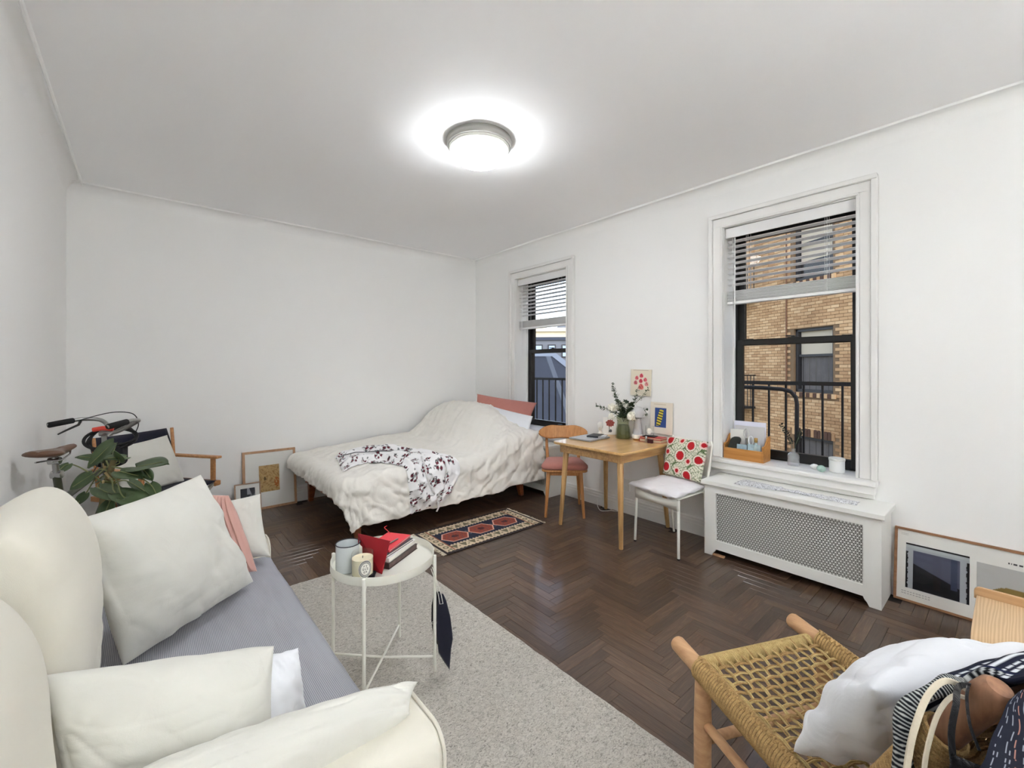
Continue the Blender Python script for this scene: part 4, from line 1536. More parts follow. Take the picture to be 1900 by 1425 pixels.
def bpt(px_, pz, dd=0.0):
    """offset right of the vase seen from the room, height"""
    return (vx + px_ * .76 + dd * .65, vy - px_ * .65 + dd * .76, pz)
branch([B0, bpt(-.03, 1.03), bpt(-.075, 1.14), bpt(-.10, 1.255)], .036, 1, M_leafg)
branch([B0, bpt(-.02, 1.0, .02), bpt(-.05, 1.12, .02), bpt(-.085, 1.22, .03)], .034, 1, M_leaf2)
branch([B0, bpt(-.08, .99), bpt(-.16, 1.03), bpt(-.245, 1.055)], .034, 1, M_leafg)
branch([B0, bpt(.04, 1.0), bpt(.10, 1.10), bpt(.145, 1.22, .02)], .032, 1, M_leafg)
branch([B0, bpt(.06, 1.02, -.03), bpt(.14, 1.11, -.03), bpt(.225, 1.21, -.02)], .032, 1, M_leaf2)
branch([B0, bpt(.08, .98, -.03), bpt(.15, 1.00, -.04), bpt(.215, 1.025, -.03)], .030, 1, M_leafg)
branch([B0, bpt(.08, .95, -.05), bpt(.14, .96, -.07), bpt(.195, .985, -.08)], .030, 1, M_leaf2)
branch([B0, bpt(.02, 1.0, -.04), bpt(.05, 1.04, -.04), bpt(.07, 1.07, -.03)], .040, 1, M_leaf2)
branch([B0, bpt(-.02, .98, -.05), bpt(-.04, 1.03, -.05), bpt(-.03, 1.08, -.05)], .040, 1, M_leaf2)
branch([B0, bpt(0, .99, -.02), bpt(.02, 1.05, 0), bpt(.03, 1.09, .02)], .040, 1, M_leafg)
for k, (a, z, dd, r) in enumerate(((-.105, 1.035, .02, .034), (.0, 1.05, .05, .036), (-.118, .962, -.03, .026), (.055, .965, -.07, .036), (.035, 1.045, .02, .026), (-.045, 1.04, .03, .028), (.088, .99, -.03, .022))):
    fl = MB()
    r *= 1.3
    c = Vector(bpt(a, z, dd - .03))
    for q in range(26):
        d = Vector((rr.gauss(0, 1), rr.gauss(0, 1), rr.gauss(0, 1) + .3)).normalized()
        s = d.orthogonal().normalized() * r * .55
        b = d.cross(s).normalized() * r * .55
        o_ = c + d * r * .35
        tip = c + d * r
        fl.add([o_, o_ * .4 + tip * .6 + s, tip + s * .3, tip - s * .3, o_ * .4 + tip * .6 - s, (o_ + tip) / 2 + b * .5], [(0, 1, 5), (1, 2, 5), (2, 3, 5), (3, 4, 5), (4, 0, 5)])
    fl.ball(c, r * .6, 8, 6)
    fl.tube([B0, (Vector(B0) * .4 + c * .6), c], .0018, 5)
    obj('flower', fl, M_petal, bq)

# card, bust, lamp, bowl, books, candle
def card_fn(u, v):
    c = base(u, (240, 238, 234))
    d = np.hypot((u - .52) / .30, (v - .66) / .20)
    pet = d < 1 + .10 * np.sin(9 * np.arctan2(v - .66, u - .52))
    c[pet] = lin((176, 96, 88))[:3]
    c[pet & (np.sin(40 * u + 12 * np.sin(20 * v)) > .55)] = lin((140, 62, 58))[:3]
    c[(np.abs(u - .46 - .08 * (v - .3)) < .022) & (v > .12) & (v < .48)] = lin((70, 82, 60))[:3]
    c[(np.hypot((u - .56) / .10, (v - .22) / .09) < 1)] = lin((92, 92, 96))[:3]
    c[(v > .93) & (v < .95) & (u > .3) & (u < .75)] = lin((120, 118, 116))[:3]
    return c
cd = thing('greeting_card', 'white card with a dried red flower drawing behind the laptop', 'card', (3.45, 2.56, .75))
cO, cU, cV = Vector((3.425, 2.635, .7515)), Vector((.062, -.118, 0)), Vector((.028, .018, .165))
obj('card', slab(cO, cU, cV, cU.cross(cV), .0015), M_paper, cd)
obj('drawing', paint(cO + cU.cross(cV).normalized() * .0008, cU, cV, 60, 80, card_fn), M_print, cd)
bu = thing('bust', 'small white plaster head standing by the wall on the table', 'figurine', (3.43, 2.672, .75))
c = (3.43, 2.672, .7505)
obj('plinth', MB().lathe([(.026, 0), (.026, .008), (.018, .014), (.013, .03), (.018, .036)], c, 18), M_white, bu, smooth=True)
hd = MB().ball((3.43, 2.672, .825), (.030, .026, .040), 18, 14, lambda d: 1 - .18 * max(0, -d.z) * (d.x > 0) + .02)
hd.ball((3.405, 2.660, .822), (.008, .006, .010), 8, 6)
hd.cyl((3.43, 2.672, .78), (3.43, 2.672, .81), .014, .013, 10)
hd.ball((3.437, 2.678, .845), (.027, .026, .024), 12, 8)
obj('head', hd, M_white, bu, smooth=True)
wl = thing('table_lamp', 'white mushroom shaped lamp behind the vase', 'lamp', (3.452, 2.262, .75))
c = (3.452, 2.262, .7505)
M_lampg = plain('matte_white_lamp', (196, 194, 196), .5)
obj('base', MB().lathe([(.046, 0), (.048, .01), (.044, .06), (.036, .12), (.030, .18), (.028, .215)], c, 28), M_lampg, wl, smooth=True)
obj('shade', MB().lathe([(.060, .200), (.070, .203), (.072, .222), (.067, .250), (.054, .274), (.034, .290), (.0005, .297)], c, 32), M_lampg, wl, smooth=True, solid=.002)
bo = thing('salt_bowl', 'small white bowl with a wooden foot in front of the lamp', 'bowl', (3.405, 2.235, .75))
c = (3.405, 2.235, .7505)
obj('foot', MB().lathe([(.028, 0), (.036, .004), (.042, .014)], c, 24), M_oak, bo, smooth=True)
obj('bowl', MB().lathe([(.042, .0145), (.046, .03), (.046, .048), (.043, .050), (.042, .046), (.040, .026), (.0005, .020)], c, 28), M_white, bo, smooth=True)
M_redb = plain('red_cover', (178, 34, 40), .5)
def book(name, label, M, w, d, z0, z1, mc, group=None):
    t = thing(name, label, 'book', M.translation, group)
    obj('cover', MB(M).bx(-w / 2, w / 2, -d / 2, d / 2, z0, z0 + .0025).bx(-w / 2, w / 2, -d / 2, d / 2, z1 - .0025, z1).bx(-w / 2, -w / 2 + .003, -d / 2, d / 2, z0, z1), mc, t, bevel=.0008)
    obj('pages', MB(M).bx(-w / 2 + .004, w / 2 - .004, -d / 2 + .004, d / 2 - .004, z0 + .0026, z1 - .0026), plain('book_pages', (214, 198, 166), .9), t)
    return t
BM = frame((3.425, 2.085, 0), (.10, -.995, 0), (.995, .10, 0))
book('book', 'thick red clothbound book at the wall end of the table, lower of two', BM, .20, .13, .7505, .778, M_redb)
BM2 = frame((3.430, 2.082, 0), (.06, -.998, 0), (.998, .06, 0))
book('book', 'red covered book with pale spine on top of the thick red book', BM2, .19, .125, .7785, .792, plain('bright_red_cover', (196, 52, 54), .45))
cs = obj('coaster', MB(frame((3.425, 2.115, .7925), (.2, -.98, 0), (.98, .2, 0))).bx(-.055, .055, -.045, .045, 0, .006), M_dark, None, bevel=.002)
tag(cs, 'black square coaster on the two red books', 'coaster')
gc = thing('candle', 'candle in a clear glass tumbler on the books by the blue print', 'candle', (3.425, 2.120, .799))
c = (3.425, 2.120, .799)
obj('glass', MB().lathe([(.034, 0), (.037, .004), (.038, .088), (.0355, .088), (.0345, .008), (.0005, .008)], c, 28), M_glass, gc, smooth=True)
obj('wax', MB().lathe([(.034, .009), (.0342, .030), (.0005, .030)], c, 24), plain('grey_wax', (206, 204, 200), .5), gc, smooth=True)
q = MB()
P = []
for k in range(9):
    t = math.radians(205 + (k - 4) * 9)
    P.append([(c[0] + .0386 * math.cos(t), c[1] + .0386 * math.sin(t), c[2] + .022 + .05 * (.5 - .5 * math.sqrt(max(0, 1 - ((k - 4) / 4.01) ** 2)))), (c[0] + .0386 * math.cos(t), c[1] + .0386 * math.sin(t), c[2] + .022 + .05 * (.5 + .5 * math.sqrt(max(0, 1 - ((k - 4) / 4.01) ** 2))))])
obj('label', q.grid(P), M_paper, gc)
sh = thing('shaker', 'tiny steel shaker standing in front of the red books', 'shaker', (3.345, 2.105, .75))
obj('body', MB().lathe([(.011, 0), (.012, .004), (.010, .02), (.012, .034), (.010, .046)], (3.345, 2.105, .7505), 14), M_chrome, sh, smooth=True)
obj('cap', MB().ball((3.345, 2.105, .799), (.010, .010, .008), 12, 8), M_chrome, sh, smooth=True)
bxo = obj('matchbox', MB(frame((3.335, 2.058, .7505), (.1, -.99, 0), (.99, .1, 0))).bx(-.022, .022, -.012, .012, 0, .034), plain('dark_red_box', (66, 20, 30), .5), None, bevel=.001)
tag(bxo, 'small dark red box beside the steel shaker', 'box')

# prints hung on the window wall above the table
def print_pink(u, v):
    c = base(u, (226, 217, 198))
    for (a, b, r, k) in ((.52, .77, .085, (206, 84, 96)), (.30, .68, .082, (212, 112, 118)), (.71, .62, .08, (214, 104, 112)), (.50, .57, .085, (206, 78, 92)), (.25, .50, .085, (190, 110, 112)), (.78, .46, .085, (214, 150, 144)), (.52, .35, .12, (226, 128, 116))):
        d = np.hypot(u - a, (v - b) * 1.1 + .25 * np.abs(u - a)) / r
        c[d < 1.15] = lin((232, 190, 184))[:3]
        c[d < 1.0] = lin(k)[:3]
        c[(d < .75) & (np.sin(60 * u + 50 * v) > .5)] = lin((176, 62, 78))[:3]
    c[(v > .955) & (v < .975) & (u > .12) & (u < .85)] = lin((186, 170, 160))[:3]
    return c
def print_blue(u, v):
    c = base(u, (228, 220, 206))
    r_ = (u > .20) & (u < .72) & (v > .20) & (v < .82)
    c[r_] = lin((58, 82, 142))[:3]
    a, b = (u - .20) / .52, (v - .20) / .62
    band = r_ & (np.abs(a - .45 - .35 * (b - .5)) < .22 - .12 * np.abs(b - .5)) & (b > .08) & (b < .92)
    c[band] = lin((214, 196, 70))[:3]
    c[band & (np.sin(b * 44 + a * 7) > .35)] = lin((28, 34, 58))[:3]
    c[(v > .925) & (v < .945) & (u > .15) & (u < .7)] = lin((196, 184, 160))[:3]
    return c
def wall_print(label, y1, y0, z0, z1, fn, tilt):
    t = thing('art_print', label, 'print', (W - .01, (y0 + y1) / 2, z0))
    O = Vector((W - .022, y1 + tilt, z0 + .004))
    U = Vector((.0, -(y1 - y0), -tilt))
    V = Vector((.010, -tilt * 1.2, z1 - z0))
    n = U.cross(V).normalized()
    obj('board', slab(O, U, V, n, .004), M_paper, t)
    obj('artwork', paint(O + n * .0006, U, V, 90, 110, fn), M_print, t)
wall_print('cream art print of pink blossoms pinned on the wall above the vase', 2.392, 2.172, 1.140, 1.385, print_pink, .004)
wall_print('cream art print with a blue panel standing on the table at the wall', 2.182, 1.962, .806, 1.088, print_blue, .002)

# wall socket and lead below the table
so = thing('wall_socket', 'white double wall socket under the oak table', 'socket', (W - .004, 2.45, .25))
obj('plate', MB().bx(W - .006, W + .001, 2.415, 2.485, .215, .33), M_white, so, bevel=.002)
for z in (.245, .30):
    obj('outlet', MB().bx(W - .010, W - .005, 2.432, 2.468, z - .017, z + .017), M_white, so, bevel=.002)
wc = MB().tube([crom([Vector(p) for p in ((3.545, 2.80, .09), (3.52, 2.78, .02), (3.47, 2.73, .006), (3.41, 2.66, .006), (3.41, 2.62, .006), (3.48, 2.58, .006), (3.53, 2.52, .02), (3.54, 2.48, .24))], k / 60) for k in range(61)], .0035, 6)
tag(obj('power_cord', wc, M_white, None, smooth=True), 'white power cord curling on the floor behind the table legs', 'cord')

# ------------------------------------------------------------------ wooden chair with pink cushion
CM = frame((3.135, 2.885, 0), (.71, -.704, 0), (.704, .71, 0))   # local y points to the back
wcq = thing('dining_chair', 'wooden chair with curved oval backrest and pink seat cushion', 'chair', (3.135, 2.885, 0))
def seat_poly(w0, w1, d0, d1, r=.06, n=6):
    pts = []
    cs_ = ((w1 / 2 - r, d1 - r, 0), (-w1 / 2 + r, d1 - r, 90), (-w0 / 2 + r, d0 + r, 180), (w0 / 2 - r, d0 + r, 270))
    for (a, b, an) in cs_:
        for k in range(n + 1):
            t = math.radians(an + 90 * k / n)
            pts.append((a + r * math.cos(t), b + r * math.sin(t)))
    return pts
obj('seat', MB(CM).prism(seat_poly(.43, .38, -.215, .20), lambda a, b: (a, b, .425), (0, 0, .022)), M_beech, wcq, bevel=.006, smooth=True, angle=30)
obj('seat_rail', MB(CM).bx(-.16, .16, -.165, -.140, .385, .426).bx(-.15, .15, .13, .155, .385, .426).bx(-.165, -.14, -.15, .15, .385, .426).bx(.14, .165, -.15, .15, .385, .426), M_beech, wcq, bevel=.003)
for sx in (-1, 1):
    obj('leg', MB(CM).rod((sx * .178, -.205, 0), (sx * .150, -.150, .426), .012, .0205, 16), M_beech, wcq, smooth=True)
    obj('leg', MB(CM).rod((sx * .170, .215, 0), (sx * .145, .150, .426), .012, .0205, 16), M_beech, wcq, smooth=True)
    obj('back_post', MB(CM).tube([(sx * .150, .16, .40), (sx * .158, .19, .50), (sx * .165, .225, .62), (sx * .168, .25, .72)], [.017, .0165, .015, .012], 12), M_beech, wcq, smooth=True)
P = []
nn = 40
for i in range(nn + 1):
    t = -1 + 2 * i / nn
    x = .245 * t
    row = []
    hgt = .075 * (1 - abs(t) ** 2.6) ** .5 * (1 - .18 * math.cos(PI * t) * (1 if abs(t) < .5 else 0))
    for j in range(9):
        v = -1 + 2 * j / 8
        row.append((x, .232 - .065 * t * t + .030 * (v * .5), .742 + v * max(hgt, .006)))
    P.append(row)
obj('backrest', MB(CM).grid(P), M_beech, wcq, smooth=True, angle=180, solid=.014)
cu = MB(CM)
poly = seat_poly(.44, .36, -.225, .17, .07)
rings = []
for (sc, z) in ((.90, .448), (.98, .452), (1.0, .466), (.99, .482), (.93, .497), (.70, .507), (.35, .511), (.01, .512)):
    rings.append([(a * sc, -.02 + (b + .02) * sc, z + .003 * nz((a * sc, b * sc, 0), 9, 2)) for a, b in poly] )
cu.grid([r + [r[0]] for r in rings])
tag(obj('seat_cushion', cu, C_pink, None, smooth=True, angle=180), 'pink seat cushion lying on the wooden chair', 'cushion')

# ------------------------------------------------------------------ white metal chair
WM = frame((2.994, 1.802, 0), (-.153, -.988, 0), (.988, -.153, 0))  # x to the right seen from the front, y to the back
wm = thing('dining_chair', 'white metal chair with white seat cushion next to the radiator cover', 'chair', (2.994, 1.802, 0))
for sx in (-1, 1):
    obj('leg', MB(WM).rod((sx * .206, .0, .006), (sx * .196, .012, .43), .0095, .0115, 14), M_whitemetal, wm, smooth=True)
    obj('leg', MB(WM).rod((sx * .165, .43, .006), (sx * .160, .36, .43), .0095, .0115, 14), M_whitemetal, wm, smooth=True)
    obj('rubber_foot', MB(WM).cyl((sx * .2062, .0, 0), (sx * .206, .0, .012), .0105, n=12), M_dark, wm)
    obj('back_post', MB(WM).tube([(sx * .168, .335, .43), (sx * .186, .365, .50), (sx * .190, .395, .64), (sx * .188, .43, .80), (sx * .175, .436, .822)], [.010] * 5, 12), M_whitemetal, wm, smooth=True)
sp = []
for (x, y) in ((-.205, 0), (.205, 0), (.17, .38), (-.17, .38)):
    sp.append((x, y))
P = []
for i in range(21):
    a = i / 20
    row = []
    for j in range(13):
        b = j / 12
        wdt = .208 * (1 - b) + .172 * b
        x = (-1 + 2 * a) * wdt
        y = -.004 + .40 * b
        e = 2 * abs(a - .5)
        row.append((x, y, .440 - .018 * (1 - e * e) * math.sin(PI * min(1, b * 1.2))))
    P.append(row)
obj('seat', MB(WM).grid(P), M_whitemetal, wm, smooth=True, solid=.008)
ap = []
for i in range(21):
    t = -1 + 2 * i / 20
    e = abs(t) ** 6
    ap.append([(t * .206, -.008 + .012 * e, .441 - .020 * (1 - t * t)), (t * .207, -.012 + .012 * e, .405 - .01 * (1 - t * t)), (t * .206, -.008 + .012 * e, .355 + .010 * (1 - t * t))])
obj('front_apron', MB(WM).grid(ap), M_whitemetal, wm, smooth=True, solid=.006)
P = []
for i in range(15):
    t = -1 + 2 * i / 14
    P.append([(t * .188, .372 + .028 * (1 - t * t), .555), (t * .190, .405 + .03 * (1 - t * t), .70), (t * .186, .432 + .03 * (1 - t * t), .818)])
obj('backrest', MB(WM).grid(P), M_whitemetal, wm, smooth=True, solid=.006)
cc = [WM @ Vector(p) for p in ((-.225, -.055, .468), (.215, -.045, .462), (.19, .345, .480), (-.20, .345, .484))]
wcu = obj('seat_cushion', pillow_mb(cc, .062, n=36, wr=.006, ws=10, seed=5, pinch=.02, exp=6, power=.4), cloth('white_satin', (238, 236, 240), crease=.35, cs=9, var=.04), None, smooth=True, angle=180)
tag(wcu, 'slouchy white cushion on the seat of the white metal chair', 'cushion')
# floral pillow leaning on its back
cc = [WM @ Vector(p) for p in ((-.180, .305, .515), (.175, .300, .515), (.186, .385, .825), (-.180, .385, .815))]
pm = pillow_mb(cc, .085, n=120, wr=.002, ws=8, seed=6, pinch=.02, exp=5, power=.45)
# print laid out on the pillow front: recover u, v of each vertex
BLc, BRc, TLc = cc[0], cc[1], cc[3]
e1, e2 = (BRc - BLc), (TLc - BLc)
arr = np.array(pm.v) - np.array(BLc)
u = arr @ np.array(e1) / e1.length_squared * .375
v = arr @ np.array(e2) / e2.length_squared * .315
col = np.ones((len(u), 4)) * np.array(lin((222, 222, 202)))
g = np.sin(u * 95 + 3 * np.sin(v * 60)) * np.sin(v * 100 + 3 * np.sin(u * 55))
col[np.abs(g) < .13] = lin((150, 160, 128))
col[np.abs(np.sin(u * 42 + 2.2 * np.sin(v * 34)) - np.sin(v * 45)) < .16] = lin((104, 124, 84))
col[(np.sin(u * 210 + 2) * np.sin(v * 230 + 1) > .80)] = lin((38, 36, 34))
for (a, b, r) in ((.045, .290, .027), (.165, .297, .014), (.262, .268, .029), (.365, .290, .016), (.042, .190, .015), (.175, .175, .032), (.262, .140, .014), (.345, .165, .026), (.05, .065, .030), (.165, .050, .014), (.262, .028, .029)):
    d = np.hypot(u - a, v - b)
    w = d + .0018 * np.sin(14 * np.arctan2(v - b, u - a))
    r = r * 1.18
    if r > .02:
        col[w < r * 1.52] = lin((104, 124, 84))
        col[w < r * 1.40] = lin((236, 214, 200))
        col[w < r * 1.28] = lin((232, 226, 212))
    else:
        col[w < r * 1.7] = lin((236, 206, 196))
    col[w < r] = lin((184, 32, 40))
pm.col = col
tag(obj('floral_pillow', pm, printed('floral_cotton', .85), None, smooth=True, angle=180), 'pillow with big red flowers and green vines on the white metal chair', 'pillow')
# ------------------------------------------------------------------ radiator covers
def radiator(y0, y1, label, full, sx=0.0):
    t = thing('radiator_cover', label, 'radiator cover', (3.40, (y0 + y1) / 2, 0))
    zt = .527
    obj('top', MB().bx(3.212 + sx, W - .001, y0 - .018, y1 + .018, zt, zt + .03), M_white, t, bevel=.003)
    gy0, gy1, gz0, gz1 = y0 + .085, y1 - .085, .118, .470
    X0 = 3.235 + sx
    # front board with shaped feet around the grille opening
    f = MB()
    f.prism([(y0, 0), (y0 + .055, 0), (y0 + .066, .022), (y0 + .078, .036), (y0 + .085, .052), (gy0, .052), (gy0, zt), (y0, zt)], lambda a, b: (X0, a, b), (.018, 0, 0))
    f.prism([(y1, 0), (y1, zt), (gy1, zt), (gy1, .052), (y1 - .085, .052), (y1 - .078, .036), (y1 - .066, .022), (y1 - .055, 0)], lambda a, b: (X0, a, b), (.018, 0, 0))
    f.bx(X0, X0 + .018, gy0, gy1, .052, gz0).bx(X0, X0 + .018, gy0, gy1, gz1, zt)
    obj('front_panel', f, M_white, t)
    for (a, b) in ((y0, y0 + .018), (y1 - .018, y1)):
        obj('side_panel', MB().bx(X0 + .018, W - .022, a, b, .0, zt), M_white, t)
    # perforated sheet
    g = MB()
    p = .0178
    nc, nr = int(round((gy1 - gy0) / p)), int(round((gz1 - gz0) / (p * .866)))
    py, pz = (gy1 - gy0) / nc, (gz1 - gz0) / nr
    xg = X0 + .010
    if full:
        for j in range(nr):
            for i in range(nc + 1):
                cy_ = gy0 + (i + (.5 if j % 2 else 0)) * py
                cz = gz0 + (j + .5) * pz
                if cy_ > gy1:
                    continue
                # six small teardrop gaps around a solid hub, so each cell is hub + rim
                hub = [(cy_ + .0052 * math.cos(k * PI / 3), cz + .0052 * math.sin(k * PI / 3)) for k in range(6)]
                g.add([(xg, a, b) for a, b in hub], [(0, 1, 2, 3, 4, 5)])
                for k in range(6):
                    t_ = k * PI / 3
                    d = (math.cos(t_), math.sin(t_))
                    q = (-d[1], d[0])
                    a0, a1 = .0040, .0094
                    w_ = .0011
                    g.add([(xg + .0002, cy_ + d[0] * a0 + q[0] * w_, cz + d[1] * a0 + q[1] * w_), (xg + .0002, cy_ + d[0] * a1 + q[0] * w_, cz + d[1] * a1 + q[1] * w_),
                           (xg + .0002, cy_ + d[0] * a1 - q[0] * w_, cz + d[1] * a1 - q[1] * w_), (xg + .0002, cy_ + d[0] * a0 - q[0] * w_, cz + d[1] * a0 - q[1] * w_)], [(0, 1, 2, 3)])
    else:
        for i in range(nc):
            g.bx(xg, xg + .001, gy0 + i * py, gy0 + i * py + py * .6, gz0, gz1)
    go = obj('grille', g, M_white, t)
    go['kind'] = 'stuff'
    obj('grille_backing', MB().bx(3.30 + sx, 3.31 + sx, gy0 - .06, gy1 + .06, .05, .5), plain('radiator_iron', (120, 118, 112), .6), t)
    return t
radiator(.505, 1.537, 'long white radiator cover with pierced grille under the right window', True)
radiator(3.28, 4.28, 'white radiator cover at the head of the bed under the far window', False, .095)
shim = obj('wood_shim', MB().bx(3.238, 3.262, 1.395, 1.478, .0005, .014), M_frame, None, bevel=.002)
tag(shim, 'little wood wedge under the left foot of the pierced radiator cover', 'wedge')
# paper cut-out lying on the radiator cover
P = []
n = 60
pc = MB()
for i in range(n + 1):
    s = i / n
    y = 1.335 - .70 * s
    wd = .085 + .028 * math.sin(s * 9) + .03 * sm(.0, .15, .15 - s)
    row = []
    for j in range(9):
        v = j / 8
        row.append((3.352 + .02 * s + (v - .5) * wd * 2 * (.5 + .3 * sm(.7, 0, s)), y, .5585 + .006 * abs(nz((s * 9, v * 2, 0), 1.5, 3)) + .004 * (v * (1 - v)) * 4 + (.012 * max(0, nz((s * 30, v, 0), .7, 6)) if .35 < s < .9 else 0)))
    P.append(row)
pc.grid(P)
def foil():
    m, nt, b = newmat('pencil_drawing')
    tc = N(nt, 'ShaderNodeTexCoord')
    w = N(nt, 'ShaderNodeTexNoise', Scale=42.0, Detail=5.0, Distortion=4.0)
    nt.links.new(tc.outputs['Object'], w.inputs['Vector'])
    rp = N(nt, 'ShaderNodeValToRGB')
    e = rp.color_ramp.elements
    e[0].position, e[0].color = .40, lin((112, 112, 116))
    e[1].position, e[1].color = .50, lin((236, 237, 240))
    nt.links.new(w.outputs[0], rp.inputs[0])
    nt.links.new(rp.outputs[0], b.inputs['Base Color'])
    b.inputs['Roughness'].default_value = .55
    return m
tag(obj('crumpled_paper', pc, foil(), None, smooth=True, angle=180, solid=.0008), 'long crumpled strip of white paper with grey scribbles on the radiator cover', 'paper')

# ------------------------------------------------------------------ things on the window sill
SZ = .6855
OM = frame((3.600, 1.375, SZ), (0, -1, 0), (1, 0, 0))      # x along the sill to the right, y towards the glass, up mirrored below
def ob(x0, x1, y0, y1, z0, z1):
    return MB().bx(3.600 + y0, 3.600 + y1, 1.375 - x1, 1.375 - x0, SZ + z0, SZ + z1)
M_pine = wood('honey_pine', (176, 118, 56), (204, 146, 80), 'Y', 14, rough=.4)
og = thing('desk_organizer', 'honey coloured wooden desk organizer on the sill of the right window', 'organizer', (3.60, 1.375, SZ))
f = MB()
obj('front_board', ob(-.135, .135, -.075, -.065, 0, .085), M_pine, og, bevel=.002)
obj('floor_board', ob(-.135, .135, -.065, .06, 0, .010), M_pine, og)
obj('back_board', ob(-.135, .135, .06, .07, 0, .16), M_pine, og, bevel=.002)
for x in (-.145, .135):
    q = MB()
    q.prism([(-.075, 0), (.07, 0), (.07, .19), (.03, .185), (-.03, .125), (-.075, .12)], lambda a, b: (3.600 + a, 1.375 - x, SZ + b), (0, -.010, 0))
    obj('side_board', q, M_pine, og, bevel=.002)
def card_(nm, label, cat, x0, x1, y, z0, z1, m, tilt=.02):
    O = Vector((3.600 + y, 1.375 - x0, SZ + z0))
    o = obj(nm, slab(O, Vector((0, -(x1 - x0), 0)), Vector((tilt, 0, z1 - z0)), Vector((-1, 0, 0)), .004), m, None)
    return tag(o, label, cat)
card_('paper_pad', 'tall white paper pad at the back of the desk organizer', 'paper', -.115, .120, .045, .012, .290, plain('pad_white', (226, 226, 240), .8), .008)
card_('envelope', 'grey white envelope standing before the tall pad in the organizer', 'envelope', -.105, .115, .030, .012, .255, plain('envelope_grey', (206, 204, 206), .85), .010)
card_('folded_card', 'cream folded card at the left of the organizer', 'card', -.132, -.020, .010, .012, .225, M_matb, .012)
sc_ = thing('scissors', 'steel scissors with pale handles upright in the organizer', 'scissors', (3.585, 1.375, SZ))
q = MB()
for k in range(14):
    pass
ring = [(3.582, 1.372 - .018 * math.cos(2 * PI * k / 20), SZ + .205 + .036 * math.sin(2 * PI * k / 20)) for k in range(20)]
obj('handle', MB().tube(ring, .005, 8, closed=True), plain('pale_handle', (196, 196, 194), .3), sc_, smooth=True)
ring = [(3.585, 1.338 - .017 * math.cos(2 * PI * k / 20), SZ + .150 + .034 * math.sin(2 * PI * k / 20)) for k in range(20)]
obj('handle', MB().tube(ring, .005, 8, closed=True), plain('white_handle', (232, 234, 236), .3), sc_, smooth=True)
obj('blade', MB().beam((3.583, 1.368, SZ + .17), (3.585, 1.36, SZ + .02), .014, .003, up=(1, 0, 0)), M_chrome, sc_)
obj('blade', MB().beam((3.586, 1.345, SZ + .118), (3.586, 1.355, SZ + .02), .014, .003, up=(1, 0, 0)), M_chrome, sc_)
gl = obj('glasses_case', MB().prism(seat_poly(.075, .075, -.075, .075, .03), lambda a, b: (3.560 + .2 * b, 1.462 - a - .25 * (b), SZ + .095 + b), (.022, 0, 0)), plain('dark_case', (26, 30, 26), .35, var=.5, vs=60), None, bevel=.004)
tag(gl, 'dark rounded case leaning at the left end of the organizer', 'case')
card_('note_block', 'pale blue card box at the front of the organizer', 'card', .020, .112, -.040, .010, .125, plain('pale_blue_card', (176, 200, 208), .8), .006)
card_('photo_card', 'light blue printed card in the middle of the organizer', 'card', -.055, .018, -.052, .010, .118, plain('blue_print_card', (160, 184, 196), .8, var=.25, vs=50), .006)
pf_ = thing('perfume_bottle', 'small bottle with a brass stopper behind the pale blue card', 'bottle', (3.575, 1.30, SZ + .01))
obj('bottle', MB().lathe([(.016, 0), (.018, .004), (.018, .10), (.010, .118), (.008, .13)], (3.578, 1.300, SZ + .011), 16), plain('bottle_glass', (176, 196, 198), .15), pf_, smooth=True)
obj('stopper', MB().lathe([(.009, 0), (.013, .006), (.013, .032), (.010, .036), (.0005, .037)], (3.578, 1.300, SZ + .1415), 14), plain('brass', (176, 142, 84), .3, .8), pf_, smooth=True)

bv = thing('bud_vase', 'little clear bottle vase with a dark sprig on the window sill', 'vase', (3.625, 1.062, SZ))
c = (3.625, 1.062, SZ + .0005)
obj('glass', MB().lathe([(.034, 0), (.037, .005), (.037, .074), (.030, .084), (.013, .098), (.012, .118), (.014, .122)], c, 28), glassmat('bud_glass', (.985, .985, .99, 1), 1.6, 1.5, .02, .10), bv, smooth=True, solid=.0025)
obj('water', MB().lathe([(.030, .004), (.033, .008), (.033, .060), (.0005, .060)], c, 24), glassmat('bud_water', (.98, .98, .985, 1), .6, 1.33, 0, .16), bv, smooth=True)
sg = thing('sprig', 'dark leafy sprig standing in the little clear bottle', 'sprig', (3.625, 1.062, SZ + .03))
for pts, sd in ((((3.625, 1.062, SZ + .02), (3.625, 1.068, SZ + .13), (3.64, 1.095, SZ + .20), (3.65, 1.150, SZ + .285)), 1), (((3.625, 1.060, SZ + .02), (3.627, 1.052, SZ + .14), (3.635, 1.035, SZ + .20), (3.64, 1.022, SZ + .262)), 2)):
    pp_ = [crom([Vector(p) for p in pts], k / 20) for k in range(21)]
    br = obj('branch', MB().tube(pp_, .0013, 5), M_leaf2, sg)
    lb = MB()
    r2 = random.Random(sd)
    for k in range(9, 21):
        for s_ in (-1, 1):
            d = (pp_[min(k + 1, 20)] - pp_[k - 1]).normalized()
            ax = (d.cross(Vector((1, 0, 0))).normalized() * s_ + d * .6).normalized()
            s = .020 * r2.uniform(.7, 1.2)
            b = ax.cross(Vector((1, 0, .2))).normalized() * s * .32
            lb.add([pp_[k], pp_[k] + ax * s * .5 + b, pp_[k] + ax * s, pp_[k] + ax * s * .5 - b], [(0, 1, 2, 3)])
    q = obj('foliage', lb, plain('sprig_leaf', (34, 40, 32), .6), br)
    q['kind'] = 'stuff'
def stone(label, c, r, m, sd):
    tag(obj('stone', MB().ball(c, r, 16, 12, lambda d: 1 + .16 * mnoise.noise(d * 1.7 + Vector((sd, 0, 0)))), m, None, smooth=True, angle=35), label, 'stone')
